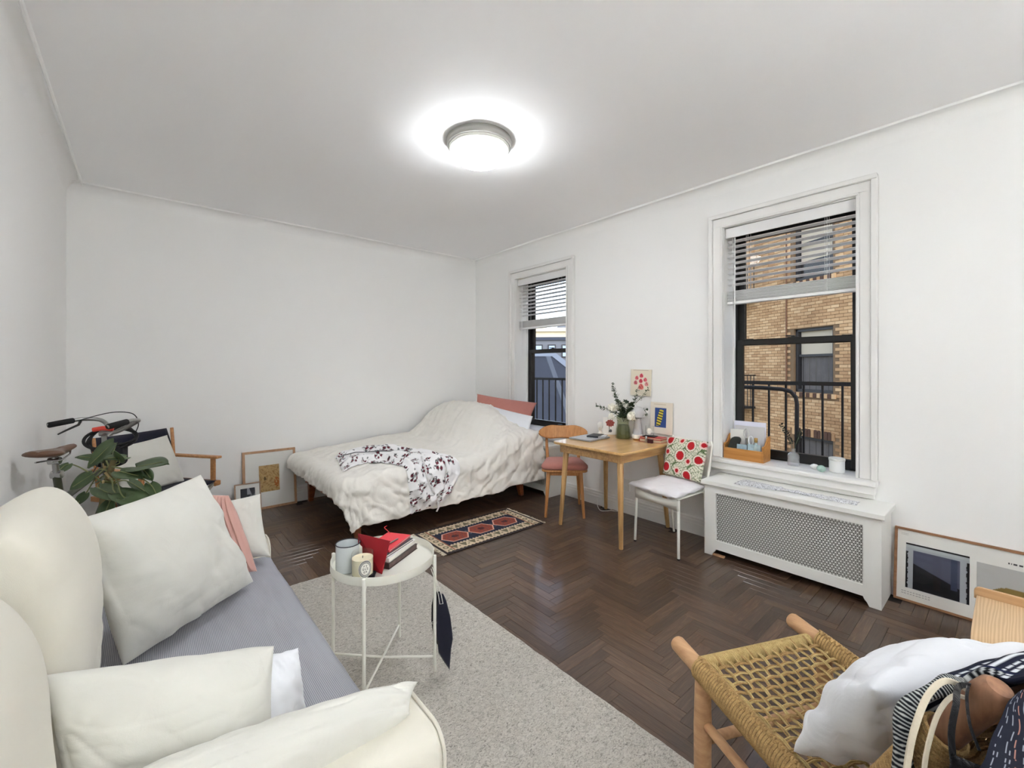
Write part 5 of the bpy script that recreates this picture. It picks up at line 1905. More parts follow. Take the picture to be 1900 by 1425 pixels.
stone('smooth white pebble on the window sill', (3.615, .928, SZ + .0175), (.026, .026, .0175), M_white, 1)
stone('rough pale green stone next to the white pebble', (3.555, .874, SZ + .0215), (.026, .027, .022), plain('green_stone', (168, 196, 184), .7, var=.25, vs=40, bump=.4, bs=60), 5)
jc = thing('candle_jar', 'white candle jar with ribbed lid at the right end of the sill', 'candle', (3.617, .800, SZ))
c = (3.617, .800, SZ + .0005)
obj('jar', MB().lathe([(.040, 0), (.044, .004)] + [(.044 + (.0012 if k % 2 else 0), .008 + k * .006) for k in range(12)] + [(.043, .080)], c, 32), plain('milk_glass', (232, 233, 232), .3), jc, smooth=True, angle=50)
obj('lid', MB().lathe([(.046, .0805), (.047, .083), (.047, .096), (.044, .099), (.0005, .100)], c, 32), M_white, jc, smooth=True, angle=40)
jb = thing('small_jar', 'little white jar on the sill of the far window', 'jar', (3.60, 3.37, SZ))
obj('jar', MB().lathe([(.026, 0), (.028, .004), (.028, .050), (.024, .056)], (3.60, 3.37, SZ + .0005), 20), M_white, jb, smooth=True)
obj('lid', MB().lathe([(.026, .0565), (.027, .058), (.027, .074), (.0005, .076)], (3.60, 3.37, SZ + .0005), 20), M_dark, jb, smooth=True)
tag(obj('eyeglass_case', MB().bx(3.60, 3.66, 3.44, 3.58, SZ + .0005, SZ + .035), M_dark, None, bevel=.010), 'dark case lying on the far window sill behind the pink pillow', 'case')

# ------------------------------------------------------------------ side table and what stands on it
SC = Vector((.838, 1.885, 0))
stb = thing('side_table', 'round white metal tray table with four thin legs on the rug', 'table', SC)
RZ = .019
obj('tray', MB().lathe([(.0005, .512), (.216, .512), (.226, .512), (.228, .516), (.2265, .5485), (.2245, .5485), (.223, .519), (.215, .5155), (.0005, .5155)], (SC.x, SC.y, 0), 72), plain('tray_white', (232, 231, 221), .32), stb, smooth=True, angle=30)
LG = []
for k, an in enumerate((-43, 47, 137, 227)):
    t = math.radians(an)
    p = SC + Vector((math.cos(t) * .236, math.sin(t) * .236, 0))
    LG.append(p)
    obj('leg', MB().rod((p.x, p.y, RZ), (p.x, p.y, .548), .0075, None, 12), M_whitemetal, stb, smooth=True)
    q = SC + Vector((math.cos(t) * .226, math.sin(t) * .226, 0))
    obj('bracket', MB().prism([(.505, 0), (.513, 0), (.513, -.05), (.506, -.012), (.480, 0)], lambda a, b: (p.x + math.cos(t) * b, p.y + math.sin(t) * b, a), Vector((-math.sin(t), math.cos(t), 0)) * .006), M_whitemetal, stb)
for a, b, z in ((LG[0], LG[2], .085), (LG[1], LG[3], .085)):
    obj('cross_bar', MB().tube([(a.x, a.y, z), (SC.x, SC.y, z - .010 if a is LG[0] else z - .002), (b.x, b.y, z)], .0052, 8), M_whitemetal, stb, smooth=True)
TZ = .5160
mg = thing('mug', 'white enamel mug with a dark blue rim on the tray table', 'mug', (.682, 1.905, TZ))
c = (.682, 1.905, TZ)
M_enamel = plain('enamel', (206, 212, 214), .2, coat=.4)
obj('body', MB().lathe([(.0005, .001), (.045, .001), (.0495, .005), (.0505, .015), (.0508, .116), (.0492, .116), (.0487, .012), (.0005, .006)], c, 40), M_enamel, mg, smooth=True, angle=40)
obj('rim', MB().tube([(c[0] + .0503 * math.cos(2 * PI * k / 40), c[1] + .0503 * math.sin(2 * PI * k / 40), c[2] + .117) for k in range(40)], .0022, 8, closed=True), plain('blue_rim', (30, 32, 48), .3), mg, smooth=True)
hp = [(c[0] + a * .40, c[1] + a * .92, c[2] + b) for a, b in ((.049, .100), (.072, .100), (.082, .074), (.072, .042), (.049, .036))]
obj('handle', MB().tube([crom([Vector(p) for p in hp], k / 20) for k in range(21)], .0045, 8), M_enamel, mg, smooth=True)
KM = frame((.706, 1.792, TZ), (.86, -.51, 0), (.51, .86, 0))
poly = seat_poly(.095, .095, -.0475, .0475, .014)
co = obj('coaster', MB(KM).prism(poly, lambda a, b: (a, b, .0003), (0, 0, .005)), plain('felt_black', (24, 25, 32), .9), None, bevel=.001)
tag(co, 'dark felt coaster under the cream candle on the tray table', 'coaster')
sc2 = thing('scented_candle', 'cream candle in a glass with an oval paper label on the dark coaster', 'candle', (.704, 1.795, TZ + .006))
c = (.704, 1.795, TZ + .0056)
obj('glass', MB().lathe([(.034, 0), (.0385, .003), (.0400, .008), (.0405, .092), (.0388, .092), (.0380, .012), (.0005, .010)], c, 40), M_glass, sc2, smooth=True, angle=60)
wx = obj('wax', MB().lathe([(.034, .0105), (.0377, .0125), (.0382, .072), (.030, .0705), (.010, .0695), (.0005, .0695)], c, 36), plain('cream_wax', (236, 226, 196), .5), sc2, smooth=True, angle=60)
obj('wick', MB().tube([(c[0], c[1], c[2] + .069), (c[0] + .001, c[1], c[2] + .078)], .0012, 6), M_dark, wx)
GL = {'F': '11110,10000,11100,10000,10000', 'I': '11111,00100,00100,00100,11111', 'G': '01111,10000,10011,10001,01111', 'U': '10001,10001,10001,10001,01110', 'E': '11111,10000,11100,10000,11111', 'R': '11110,10001,11110,10010,10001'}
ang0 = math.atan2(-c[1], -c[0])
nu, nv = 120, 150
P, cl_ = [], np.zeros((nu + 1, nv + 1, 4))
lw, lh = .050, .066
for i in range(nu + 1):
    row = []
    for j in range(nv + 1):
        a, b = (i / nu - .5) * lw, (j / nv - .5) * lh
        rr_ = math.hypot(a / (lw / 2), b / (lh / 2))
        k = 1.0 if rr_ <= 1 else 1.0 / rr_
        aa, bb = a * k, b * k
        t = ang0 + .25 + aa / .0408
        row.append((c[0] + .0408 * math.cos(t), c[1] + .0408 * math.sin(t), c[2] + .042 + bb))
        r2 = min(rr_, 1.0)
        colr = (236, 234, 226)
        if .88 < r2 < .94 or .66 < r2 < .70:
            colr = (60, 60, 62)
        elif .70 <= r2 <= .88:
            colr = (150, 150, 148) if (math.sin(math.atan2(bb, aa) * 40) > 0) != (r2 > .79) else (206, 205, 200)
        x_, y_ = aa, bb
        for word, yc in (('FI', .0105), ('GUI', .0), ('ER', -.0105)):
            n_ = len(word)
            for q, ch in enumerate(word):
                xc = (q - (n_ - 1) / 2) * .0078
                gx, gy = (x_ - xc) / .0055 + .5, .5 - (y_ - yc) / .0072
                if 0 <= gx < 1 and 0 <= gy < 1:
                    rowg = GL[ch].split(',')[int(gy * 5)]
                    if rowg[int(gx * 5)] == '1':
                        colr = (30, 30, 32)
        cl_[i, j] = lin(colr)
    P.append(row)
lb_ = MB().grid(P)
lb_.col = cl_.reshape(-1, 4)
obj('label', lb_, M_print, sc2, smooth=True, angle=180)
tgM = frame((.716, 1.872, TZ + .082), (.86, -.51, .12), (-.05, .05, 1.0))
tg = MB(tgM).prism([(-.015, -.03), (.013, -.03), (.018, .016), (.008, .03), (-.006, .026), (-.018, .012)], lambda a, b: (a, b, 0), (0, 0, .001))
tg.xf = None
tg.tube([(.716, 1.872, TZ + .0), (.716, 1.872, TZ + .06)], .0012, 5)
tag(obj('paper_tag', tg, M_paper, None), 'white paper tag sticking up behind the cream candle', 'tag')
sc2.scale = (1.12, 1.12, 1.10)
# books and notebooks
E1, E2 = Vector((.86, .51, 0)).normalized(), Vector((-.51, .86, 0)).normalized()
def stack(name, label, cat, off, w, d, z0, z1, mc, mp, rot=0.0):
    R = Matrix.Rotation(rot, 3, 'Z')
    O = Vector((.878, 1.918, 0)) + E1 * off[0] + E2 * off[1]
    M = frame((O.x, O.y, 0), R @ E1, R @ E2)
    t = thing(name, label, cat, (O.x, O.y, z0))
    obj('cover', MB(M).bx(-w / 2, w / 2, -d / 2, d / 2, z0, z0 + .002).bx(-w / 2, w / 2, -d / 2, d / 2, z1 - .002, z1).bx(-w / 2, -w / 2 + .002, -d / 2, d / 2, z0, z1), mc, t, bevel=.0006)
    obj('pages', MB(M).bx(-w / 2 + .003, w / 2 - .003, -d / 2 + .0025, d / 2 - .0025, z0 + .0021, z1 - .0021), mp, t)
    return t
stack('book', 'brown picture edged book at the bottom of the stack on the tray table', 'book', (0, 0), .235, .165, TZ + .0003, TZ + .024, plain('dark_cover', (62, 46, 42), .4), plain('photo_edge', (92, 72, 70), .5, var=.7, vs=34))
stack('book', 'white book in the middle of the stack on the tray table', 'book', (.004, .004), .225, .155, TZ + .0245, TZ + .043, plain('white_cover', (228, 226, 222), .5), M_paper, .02)
stack('sketchbook', 'thin grey edged sketchbook below the red notebook on the tray table', 'book', (-.002, .010), .215, .148, TZ + .0435, TZ + .054, plain('grey_cover', (70, 70, 74), .5), M_paper, -.03)
M_rednb = plain('red_notebook', (222, 60, 70), .55)
stack('notebook', 'bright red notebook lying on top of the stack', 'notebook', (.016, .012), .190, .125, TZ + .0545, TZ + .064, M_rednb, M_paper, .05)
R0 = Vector((.775, 1.766, TZ + .001))
R1 = Vector((.737, 1.925, TZ + .001))
T0 = Vector((.806, 1.752, TZ + .140))
T1 = Vector((.726, 1.908, TZ + .147))
rbm = MB()
n_ = (R1 - R0).cross(T0 - R0).normalized() * .004
rbm.add([R0, R1, T1, T0, R0 + n_, R1 + n_, T1 + n_, T0 + n_], [(0, 1, 2, 3), (7, 6, 5, 4), (0, 4, 5, 1), (1, 5, 6, 2), (2, 6, 7, 3), (3, 7, 4, 0)])
nb2 = thing('red_notebook', 'dark red notebook standing upright against the stack of books', 'notebook', R0)
obj('cover', rbm, plain('deep_red_cover', (150, 12, 28), .6), nb2, bevel=.001)
pg = MB()
o_ = -n_ * .5
i0 = lambda p: p * 1.0
pg.add([R0.lerp(T1, .03) - n_ * .1, R1.lerp(T0, .03) - n_ * .1, T1.lerp(R0, .03) - n_ * .1, T0.lerp(R1, .03) - n_ * .1, R0.lerp(T1, .03) - n_ * 1.2, R1.lerp(T0, .03) - n_ * 1.2, T1.lerp(R0, .03) - n_ * 1.2, T0.lerp(R1, .03) - n_ * 1.2],
       [(0, 1, 2, 3), (7, 6, 5, 4), (0, 4, 5, 1), (1, 5, 6, 2), (2, 6, 7, 3), (3, 7, 4, 0)])
pe = thing('pen', 'black and silver pen lying across the red notebook', 'pen', (.86, 1.88, TZ + .068))
a, b = Vector((.800, 1.862, TZ + .0685)), Vector((.925, 1.920, TZ + .0685))
obj('barrel', MB().tube([a, a.lerp(b, .05), a.lerp(b, .55)], [.0012, .0034, .0038], 8), M_dark, pe, smooth=True)
obj('cap', MB().tube([a.lerp(b, .55), a.lerp(b, .97), b], [.0041, .0041, .003], 8), M_chrome, pe, smooth=True)
rl = MB().tube([crom([Vector(p) for p in ((.930, 2.02, TZ + .066), (.925, 2.045, TZ + .075), (.915, 2.05, TZ + .088), (.93, 2.055, TZ + .092))], k / 16) for k in range(17)], .0016, 5)
tag(obj('ribbon_marker', rl, M_rednb, None, smooth=True), 'curled red ribbon poking up behind the red notebook', 'ribbon')

# navy pouch hanging by a cord from the near leg of the tray table
pr_ = Vector((.76, -.65, 0)).normalized()
hb = thing('hanging_pouch', 'navy leaf shaped fabric pouch hanging from the tray table by a cord', 'pouch', (.99, 1.69, .35))
C0 = Vector((1.012, 1.706, 0))
def hp_(a, z, d=0.0):
    return C0 + pr_ * a + Vector((.65, .76, 0)) * d + Vector((0, 0, z))
def leafpanel(pts, d, th, seed):
    ctr = (sum(p[0] for p in pts) / len(pts), sum(p[1] for p in pts) / len(pts))
    mb = MB()
    for sgn in (1, -1):
        rings = []
        for s, h in ((1, 0), (.9, .6), (.7, .9), (.35, 1), (.01, 1)):
            rings.append([hp_(ctr[0] + (a - ctr[0]) * s, ctr[1] + (z - ctr[1]) * s, d + sgn * th * h + .003 * nz((a * s, z * s, 0), 20, seed)) for a, z in pts])
        mb.grid([r + [r[0]] for r in rings])
    return mb
front = [(.006, .373), (.026, .372), (.040, .34), (.058, .27), (.068, .19), (.070, .165), (.062, .12), (.055, .025), (.030, .060), (.004, .10), (-.004, .18), (-.004, .28)]
back = [(-.010, .372), (.012, .375), (.020, .30), (.018, .16), (-.004, .13), (-.022, .17), (-.031, .24), (-.030, .31), (-.022, .355)]
obj('front_panel', leafpanel(front, .012, .005, 1), M_navy, hb, smooth=True, angle=180)
pb = obj('back_panel', leafpanel(back, .026, .005, 4), plain('black_cloth', (16, 16, 20), .9), hb, smooth=True, angle=180)
crd = MB().tube([hp_(-.024, .500, -.02), hp_(-.012, .44, .004), hp_(.006, .365, .004), hp_(.012, .328, .004), hp_(.026, .330, .004), hp_(.018, .37, .004), hp_(-.004, .44, .004), hp_(-.020, .505, -.014)], .0016, 6)
obj('cord', crd, M_whitemetal, hb, smooth=True)
tx = bpy.data.curves.new('lettering', 'FONT')
tx.body = 'CU'
tx.size = .018
tx.align_x = 'CENTER'
tx.extrude = .0003
tmp = bpy.data.objects.new('lettering_curve', tx)
COL.objects.link(tmp)
tm = bpy.data.meshes.new_from_object(tmp.evaluated_get(bpy.context.evaluated_depsgraph_get()))
bpy.data.objects.remove(tmp)
tm.materials.clear()
tm.materials.append(M_paper)
to = bpy.data.objects.new('lettering', tm)
COL.objects.link(to)
to.parent = hb
to.matrix_parent_inverse = world_of(hb).inverted()
to.matrix_basis = frame(hp_(-.016, .228, .0188), pr_, (0, 0, 1))
# ------------------------------------------------------------------ director's chair in the corner
DM = frame((.098, 4.365, 0), (.8, .6, 0), (-.6, .8, 0))
dcx = thing('directors_chair', "folding wooden director's chair with navy canvas seat and back in the far left corner", 'chair', (.098, 4.365, 0))
M_dw = wood('chair_ash', (168, 112, 66), (198, 144, 92), 'Y', 18)
for sx in (-1, 1):
    obj('armrest', MB(DM).bx(sx * .285 - .026, sx * .285 + .026, -.262, .235, .645, .665), M_dw, dcx, bevel=.006, seg=3)
    obj('arm_post', MB(DM).bx(sx * .285 - .011, sx * .285 + .011, -.215, -.18, .45, .646), M_dw, dcx, bevel=.003)
    obj('seat_rail', MB(DM).bx(sx * .285 - .014, sx * .285 + .014, -.262, .255, .425, .462), M_dw, dcx, bevel=.004)
    obj('foot_rail', MB(DM).bx(sx * .285 - .014, sx * .285 + .014, -.25, .25, .002, .032), M_dw, dcx, bevel=.004)
    obj('back_post', MB(DM).rod((sx * .285, .195, .45), (sx * .290, .240, .888), .0125, None, 12), M_dw, dcx, smooth=True)
    for y in (-.225, .215):
        obj('cross_leg', MB(DM).beam((sx * .275, y + sx * .012, .44), (-sx * .275, y + sx * .012, .03), .020, .030, up=(0, 1, 0)), plain('grey_lit_wood_leg', (150, 146, 138), .6) if y < 0 else M_dw, dcx, bevel=.003)  # front legs coloured grey for the light on them, rear legs plain wood
    obj('bolt', MB(DM).cyl((sx * .285 - .02, -.235, .432), (sx * .285 + .02, -.235, .432), .016, n=12), M_dw, dcx)
P = []
for i in range(25):
    t = -1 + 2 * i / 24
    P.append([(t * .29, .225 + .03 * (1 - t * t) + .018 * k, .705 + .044 * k - .010 * (1 - t * t) * (1 if k == 4 else 0)) for k in range(5)])
obj('back_canvas', MB(DM).grid(P), M_navy, dcx, smooth=True, angle=180, solid=.004)
P = []
for i in range(25):
    t = -1 + 2 * i / 24
    P.append([(t * .285, -.235 + .47 * k / 8, .462 - .035 * (1 - t * t)) for k in range(9)])
obj('seat_canvas', MB(DM).grid(P), M_navy, dcx, smooth=True, angle=180, solid=.004)
cc = [DM @ Vector(p) for p in ((-.235, .035, .445), (.245, .05, .450), (.222, .205, .835), (-.235, .190, .800))]
tag(obj('throw_pillow', pillow_mb(cc, .15, n=34, wr=.007, ws=8, seed=22, pinch=.04), C_white, None, smooth=True, angle=180), "white pillow propped in the navy director's chair", 'pillow')

# ------------------------------------------------------------------ bicycle behind the sofa
BD = Vector((.335, .942, 0)).normalized()
BM_ = frame((-.1655, 3.62, 0), BD, (-BD.y, BD.x, 0))     # x forward, y to the left, origin under the head tube
bk = thing('bicycle', 'dark green bicycle with brown saddle parked behind the sofa at the left wall', 'bicycle', (-.1655, 3.62, 0))
M_bike = plain('green_frame', (58, 62, 44), .35, coat=.4)
M_rubber = plain('tyre_rubber', (26, 26, 26), .85)
M_saddle = plain('brown_leather', (96, 66, 46), .4, var=.2, vs=20, coat=.3)
def wheel(x, r):
    c = (x, 0, r)
    pts = [(x + (r - .02) * math.cos(2 * PI * k / 40), 0, r + (r - .02) * math.sin(2 * PI * k / 40)) for k in range(40)]
    w = obj('wheel', MB(BM_).tube(pts, .020, 10, closed=True), M_rubber, bk, smooth=True)
    pts = [(x + (r - .042) * math.cos(2 * PI * k / 40), 0, r + (r - .042) * math.sin(2 * PI * k / 40)) for k in range(40)]
    obj('rim', MB(BM_).tube(pts, .009, 8, closed=True), M_chrome, w, smooth=True)
    s = MB(BM_)
    for k in range(20):
        t = 2 * PI * k / 20
        s.cyl((x, .02 * (-1) ** k, r), (x + (r - .045) * math.cos(t), 0, r + (r - .045) * math.sin(t)), .0012, n=4)
    s.cyl((x, -.04, r), (x, .04, r), .018, n=10)
    obj('spokes', s, M_chrome, w)
wheel(-.615, .25)
wheel(.18, .25)
fr_ = MB(BM_)
for a, b, r in (((-.02, 0, .80), (-.47, 0, .72), .017), ((.02, 0, .66), (-.36, 0, .27), .019), ((-.36, 0, .27), (-.50, 0, .86), .016), ((-.47, .03, .72), (-.615, .045, .25), .009), ((-.47, -.03, .72), (-.615, -.045, .25), .009), ((-.36, .03, .27), (-.615, .045, .25), .010), ((-.36, -.03, .27), (-.615, -.045, .25), .010)):
    fr_.cyl(a, b, r, n=12)
obj('frame', fr_, M_bike, bk, smooth=True)
fk = MB(BM_).cyl((-.035, 0, .86), (.035, 0, .60), .021, n=12)
for s in (-1, 1):
    fk.tube([(.035, s * .035, .60), (.08, s * .045, .45), (.18, s * .048, .25)], [.014, .012, .009], 10)
fk.cyl((.035, -.04, .60), (.035, .04, .60), .014, n=10)
obj('fork', fk, M_bike, bk, smooth=True)
obj('front_bag', MB(BM_).bx(-.01, .10, -.07, .07, .79, .93), plain('black_bag', (18, 18, 24), .8), bk, bevel=.03, seg=4)
obj('seat_post', MB(BM_).cyl((-.495, 0, .84), (-.515, 0, .955), .0135, n=12), M_chrome, bk, smooth=True)
obj('seat_clamp', MB(BM_).cyl((-.497, -.02, .862), (-.497, .02, .862), .020, n=12).cyl((-.515, -.022, .935), (-.515, .022, .935), .018, n=12).tube([(-.60, .03, .945), (-.52, .03, .938), (-.42, .015, .95), (-.38, 0, .965)], .004, 6).tube([(-.60, -.03, .945), (-.52, -.03, .938), (-.42, -.015, .95), (-.38, 0, .965)], .004, 6), M_chrome, bk, smooth=True)
P = []
for i in range(29):
    s = i / 28
    x = -.640 + .285 * s
    hw = .052 * (1 - sm(.12, .62, s)) + .024
    if s < .12:
        hw *= max(.15, 1 - (1 - s / .12) ** 2) ** .5
    if s > .90:
        hw *= max(.05, 1 - ((s - .90) / .10) ** 2) ** .5
    zc = .978 + .012 * (1 - s) ** 2 - .010 * math.sin(s * PI) + .008 * s
    th_ = .026 * max(.12, math.sin(PI * min(1, .10 + s * .86))) ** .4 * (1.1 - .3 * s)
    row = []
    for j in range(21):
        t = 2 * PI * j / 20
        row.append((x, hw * math.sin(t), zc + th_ * (math.cos(t) if math.cos(t) > 0 else .75 * math.cos(t)) - .010 * math.exp(-(math.sin(t) * 3) ** 2) * (math.cos(t) > 0) * (s < .6)))
    P.append(row)
obj('saddle', MB(BM_).grid(P).grid([P[0], [sum((Vector(q) for q in P[0]), Vector()) / 21] * 21]).grid([P[-1], [sum((Vector(q) for q in P[-1]), Vector()) / 21] * 21]), M_saddle, bk, smooth=True, angle=180)
hb1 = [(-.02, 0, 1.005), (.0, .05, 1.01), (.045, .11, 1.045), (.045, .18, 1.075), (-.01, .225, 1.085), (-.06, .240, 1.083), (-.18, .258, 1.068)]
def turn(p, sc=.80, th=math.radians(-30)):
    x, y = p[0] + .035, p[1] * sc
    return (x * math.cos(th) - y * math.sin(th) - .035, x * math.sin(th) + y * math.cos(th), p[2])
hb2 = [turn((p[0], -p[1], p[2])) for p in hb1]
hb1 = [turn(p) for p in hb1]
M_alloy = plain('alloy_bar', (176, 176, 174), .3, .9)
pts = [crom([Vector(p) for p in hb1[::-1] + hb2[1:]], k / 60) for k in range(61)]
obj('handlebar', MB(BM_).tube(pts, .0115, 10), M_alloy, bk, smooth=True)
obj('stem', MB(BM_).cyl((-.035, 0, .86), (-.045, 0, .99), .0125, n=12).cyl((-.045, 0, .985), (-.015, 0, 1.008), .014, n=12).cyl((-.02, -.03, 1.005), (-.02, .03, 1.005), .018, n=12), M_alloy, bk, smooth=True)
for h_, sd in ((hb1, 1), (hb2, -1)):
    obj('grip', MB(BM_).rod(h_[6], h_[5], .0165, .0165, 14), M_rubber, bk, smooth=True)
    obj('brake_lever', MB(BM_).tube([turn((-.03, sd * .232, 1.073)), turn((-.05, sd * .215, 1.055)), turn((-.12, sd * .208, 1.030)), turn((-.155, sd * .215, 1.012))], [.008, .007, .0055, .004], 8), M_alloy if sd < 0 else plain('black_lever', (40, 40, 40), .4), bk, smooth=True)
obj('brake_cable', MB(BM_).tube([crom([Vector(p) for p in ((.05, .17, 1.075), (.07, .10, 1.10), (.08, .0, 1.122), (.06, -.10, 1.11), (.03, -.14, 1.05), (.03, -.12, .98))], k / 40) for k in range(41)], .0028, 6), M_dark, bk, smooth=True)
obj('brake_cable', MB(BM_).tube([crom([Vector(p) for p in ((-.03, .0, .92), (-.10, .02, .80), (-.25, .02, .73), (-.45, .02, .70))], k / 30) for k in range(31)], .0025, 6), M_dark, bk, smooth=True)
crk = MB(BM_).lathe([(.075, -.003), (.078, 0), (.075, .003), (.02, .003)], (0, 0, 0), 24)
cko = MB(BM_)
cko.tube([(-.36 + .07 * math.cos(2 * PI * k / 30), -.05, .27 + .07 * math.sin(2 * PI * k / 30)) for k in range(30)], .005, 6, closed=True)
cko.cyl((-.36, -.06, .27), (-.25, -.065, .19), .008, n=8).cyl((-.36, .05, .27), (-.47, .055, .35), .008, n=8).bx(-.30, -.20, -.14, -.06, .18, .20).bx(-.52, -.42, .055, .13, .34, .36)
obj('crank', cko, M_chrome, bk)
lk = thing('cable_lock', 'black coiled bike lock with a red patch hung over the bicycle handlebar', 'lock', (-.12, 3.62, .95))
pts = []
for k in range(150):
    t = 2 * PI * k / 50
    r = .115 + .010 * math.sin(k * .33)
    tilt = .55 + .10 * math.sin(k * .13)
    pts.append((.0 + .05 + .02 * math.cos(t * .5) + r * .45 * math.cos(t) * .9, r * math.sin(t) * 1.05, .985 + r * math.cos(t) * tilt - .035 + .006 * (k / 50)))
obj('cable', MB(BM_).tube(pts, .0085, 8), plain('lock_black', (22, 22, 24), .5), lk, smooth=True)
obj('red_sleeve', MB(BM_).tube([(-.045, -.045, 1.03), (-.05, .005, 1.038), (-.045, .05, 1.03)], .014, 10), plain('red_sleeve', (222, 72, 58), .5), lk, smooth=True)

# ------------------------------------------------------------------ potted plant behind the sofa
pt = thing('potted_plant', 'big leafy philodendron rising behind the sofa in front of the bicycle', 'plant', (-.16, 3.16, 0))
obj('pot', MB().lathe([(.0005, 0), (.095, 0), (.10, .01), (.125, .24), (.128, .25), (.118, .25), (.112, .22), (.0005, .215)], (-.16, 3.13, .001), 32), plain('grey_pot', (120, 116, 108), .8, var=.1), pt, smooth=True, angle=40)
obj('soil', MB().lathe([(.112, .218), (.0005, .225)], (-.16, 3.13, .001), 24), plain('potting_soil', (44, 34, 28), 1.0, bump=.8, bs=60), pt)
M_trunk = plain('plant_trunk', (120, 108, 74), .8, var=.3, vs=25)
obj('trunk', MB().tube([crom([Vector(p) for p in ((-.18, 3.14, .20), (-.168, 3.17, .50), (-.160, 3.18, .70), (-.135, 3.14, .84), (-.118, 3.12, .92))], k / 20) for k in range(21)], [.026 - .0007 * k for k in range(21)], 10), M_trunk, pt, smooth=True)
rr = random.Random(9)
for k in range(7):
    a = Vector((-.145 + rr.uniform(-.02, .02), 3.12, .70 + .03 * k))
    b = a + Vector((rr.uniform(-.03, .10), rr.uniform(-.10, -.02), rr.uniform(-.10, .06)))
    m_ = (a + b) / 2 + Vector((0, 0, rr.uniform(-.03, .04)))
    obj('aerial_root', MB().tube([crom([a, m_, b], q / 8) for q in range(9)], [.006 - .0004 * q for q in range(9)], 6), plain('root_tan', (172, 150, 104), .8), pt, smooth=True)
def leafmat():
    m, nt, b = newmat('philodendron_leaf')
    tc = N(nt, 'ShaderNodeTexCoord')
    n = N(nt, 'ShaderNodeTexNoise', Scale=14.0, Detail=3.0)
    nt.links.new(tc.outputs['Object'], n.inputs['Vector'])
    nt.links.new(mixc(nt, n.outputs[0], lin((44, 62, 36)), lin((92, 112, 74))), b.inputs['Base Color'])
    b.inputs['Roughness'].default_value = .42
    b.inputs['Coat Weight'].default_value = .15
    return m
M_phil = leafmat()
LEAF = [((-.034, 2.99, .88), (.092, 2.803, .929), .9), ((-.121, 3.209, .99), (-.232, 3.224, .868), 1.0), ((-.096, 3.108, .897), (-.109, 3.04, .975), .9), ((-.204, 3.174, .839), (-.291, 3.17, .776), 1.3), ((-.18, 3.30, .90), (-.278, 3.29, .925), .9), ((-.297, 3.24, .895), (-.343, 3.18, .862), 1.0),
        ((-.176, 3.045, .789), (-.069, 2.875, .75), .8), ((-.104, 2.918, .776), (.012, 2.76, .734), .8), ((-.068, 2.848, .759), (.067, 2.67, .738), .8), ((.025, 2.873, .809), (.055, 2.774, .761), .9), ((-.093, 3.0, .867), (-.006, 2.856, .855), 1.0), ((-.009, 2.968, .874), (.035, 2.851, .834), .7), ((-.192, 3.256, .777), (-.113, 3.126, .846), .9), ((-.07, 3.143, .915), (-.155, 3.06, .935), .9), ((-.232, 3.224, .733), (-.268, 3.176, .684), 1.0), ((-.06, 3.15, .78), (.02, 3.16, .70), .9), ((-.13, 3.0, .72), (-.16, 2.93, .64), .9)]
ctr = Vector((-.14, 3.14, .80))
for k, (a, b, wf) in enumerate(LEAF):
    a, b = Vector(a), Vector(b)
    d = (b - a)
    ln = d.length
    d.normalize()
    toc = (Vector((0, 0, 1.4)) - a).normalized()
    side = d.cross(toc * .55 + Vector((0, 0, .8))).normalized()
    up = side.cross(d).normalized()
    P = []
    for i in range(13):
        s = i / 12
        w = ln * .36 * wf * (math.sin(PI * min(1, s * .92 + .08)) ** .75) * (1 - .25 * s)
        row = []
        for j in range(7):
            t = -1 + 2 * j / 6
            back = -.10 * ln * (abs(t) ** 1.5) * (1 - s)
            row.append(a + d * (ln * s + back) + side * (w * t) + up * (.05 * ln * (abs(t)) - .10 * ln * s * s + .02 * ln * math.sin(t * 6 + k)))
        P.append(row)
    lf = obj('leaf', MB().grid(P), M_phil, pt, smooth=True, angle=180, solid=.001)
    st = ctr + Vector((0, 0, (k % 5) * .03 - .04))
    mid = (st + a) / 2 + Vector((0, 0, .02))
    obj('stalk', MB().tube([crom([st, mid, a, a.lerp(b, .85)], q / 14) for q in range(15)], [.0045 - .00018 * q for q in range(15)], 6), plain('leaf_stalk', (128, 134, 88), .6), pt, smooth=True)

# ------------------------------------------------------------------ woven rope lounge chair in the foreground
RM = frame((1.635, .630, 0), (.909, -.416, 0), (.416, .909, 0))    # x right, y forward (away from the camera)
rc_ = thing('lounge_chair', 'low wooden lounge chair with woven rope seat in the right foreground', 'chair', (1.635, .63, 0))
def rope(name, c1, c2):
    m, nt, b = newmat(name)
    tc = N(nt, 'ShaderNodeTexCoord')
    n = N(nt, 'ShaderNodeTexNoise', Scale=70.0, Detail=3.0)
    n2 = N(nt, 'ShaderNodeTexNoise', Scale=520.0, Detail=2.0)
    nt.links.new(tc.outputs['Object'], n.inputs['Vector'])
    nt.links.new(tc.outputs['Object'], n2.inputs['Vector'])
    f = mathn(nt, 'MULTIPLY_ADD', n2.outputs[0], .6, mathn(nt, 'MULTIPLY', n.outputs[0], .4))
    rp = N(nt, 'ShaderNodeValToRGB')
    e = rp.color_ramp.elements
    e[0].position, e[0].color = .30, lin(c1)
    e[1].position, e[1].color = .66, lin(c2)
    nt.links.new(f, rp.inputs[0])
    nt.links.new(rp.outputs[0], b.inputs['Base Color'])
    b.inputs['Roughness'].default_value = .85
    bumpn(nt, b, n2.outputs[0], .5, .002)
    return m
M_rope = rope('danish_cord', (128, 98, 58), (198, 164, 108))
M_rope2 = rope('seagrass_pale', (158, 132, 78), (212, 188, 132))
RF, RBK = -.052, -.50          # front and rear cross rails
def zr(y):                     # height of the side rails
    return .435 + .115 * y
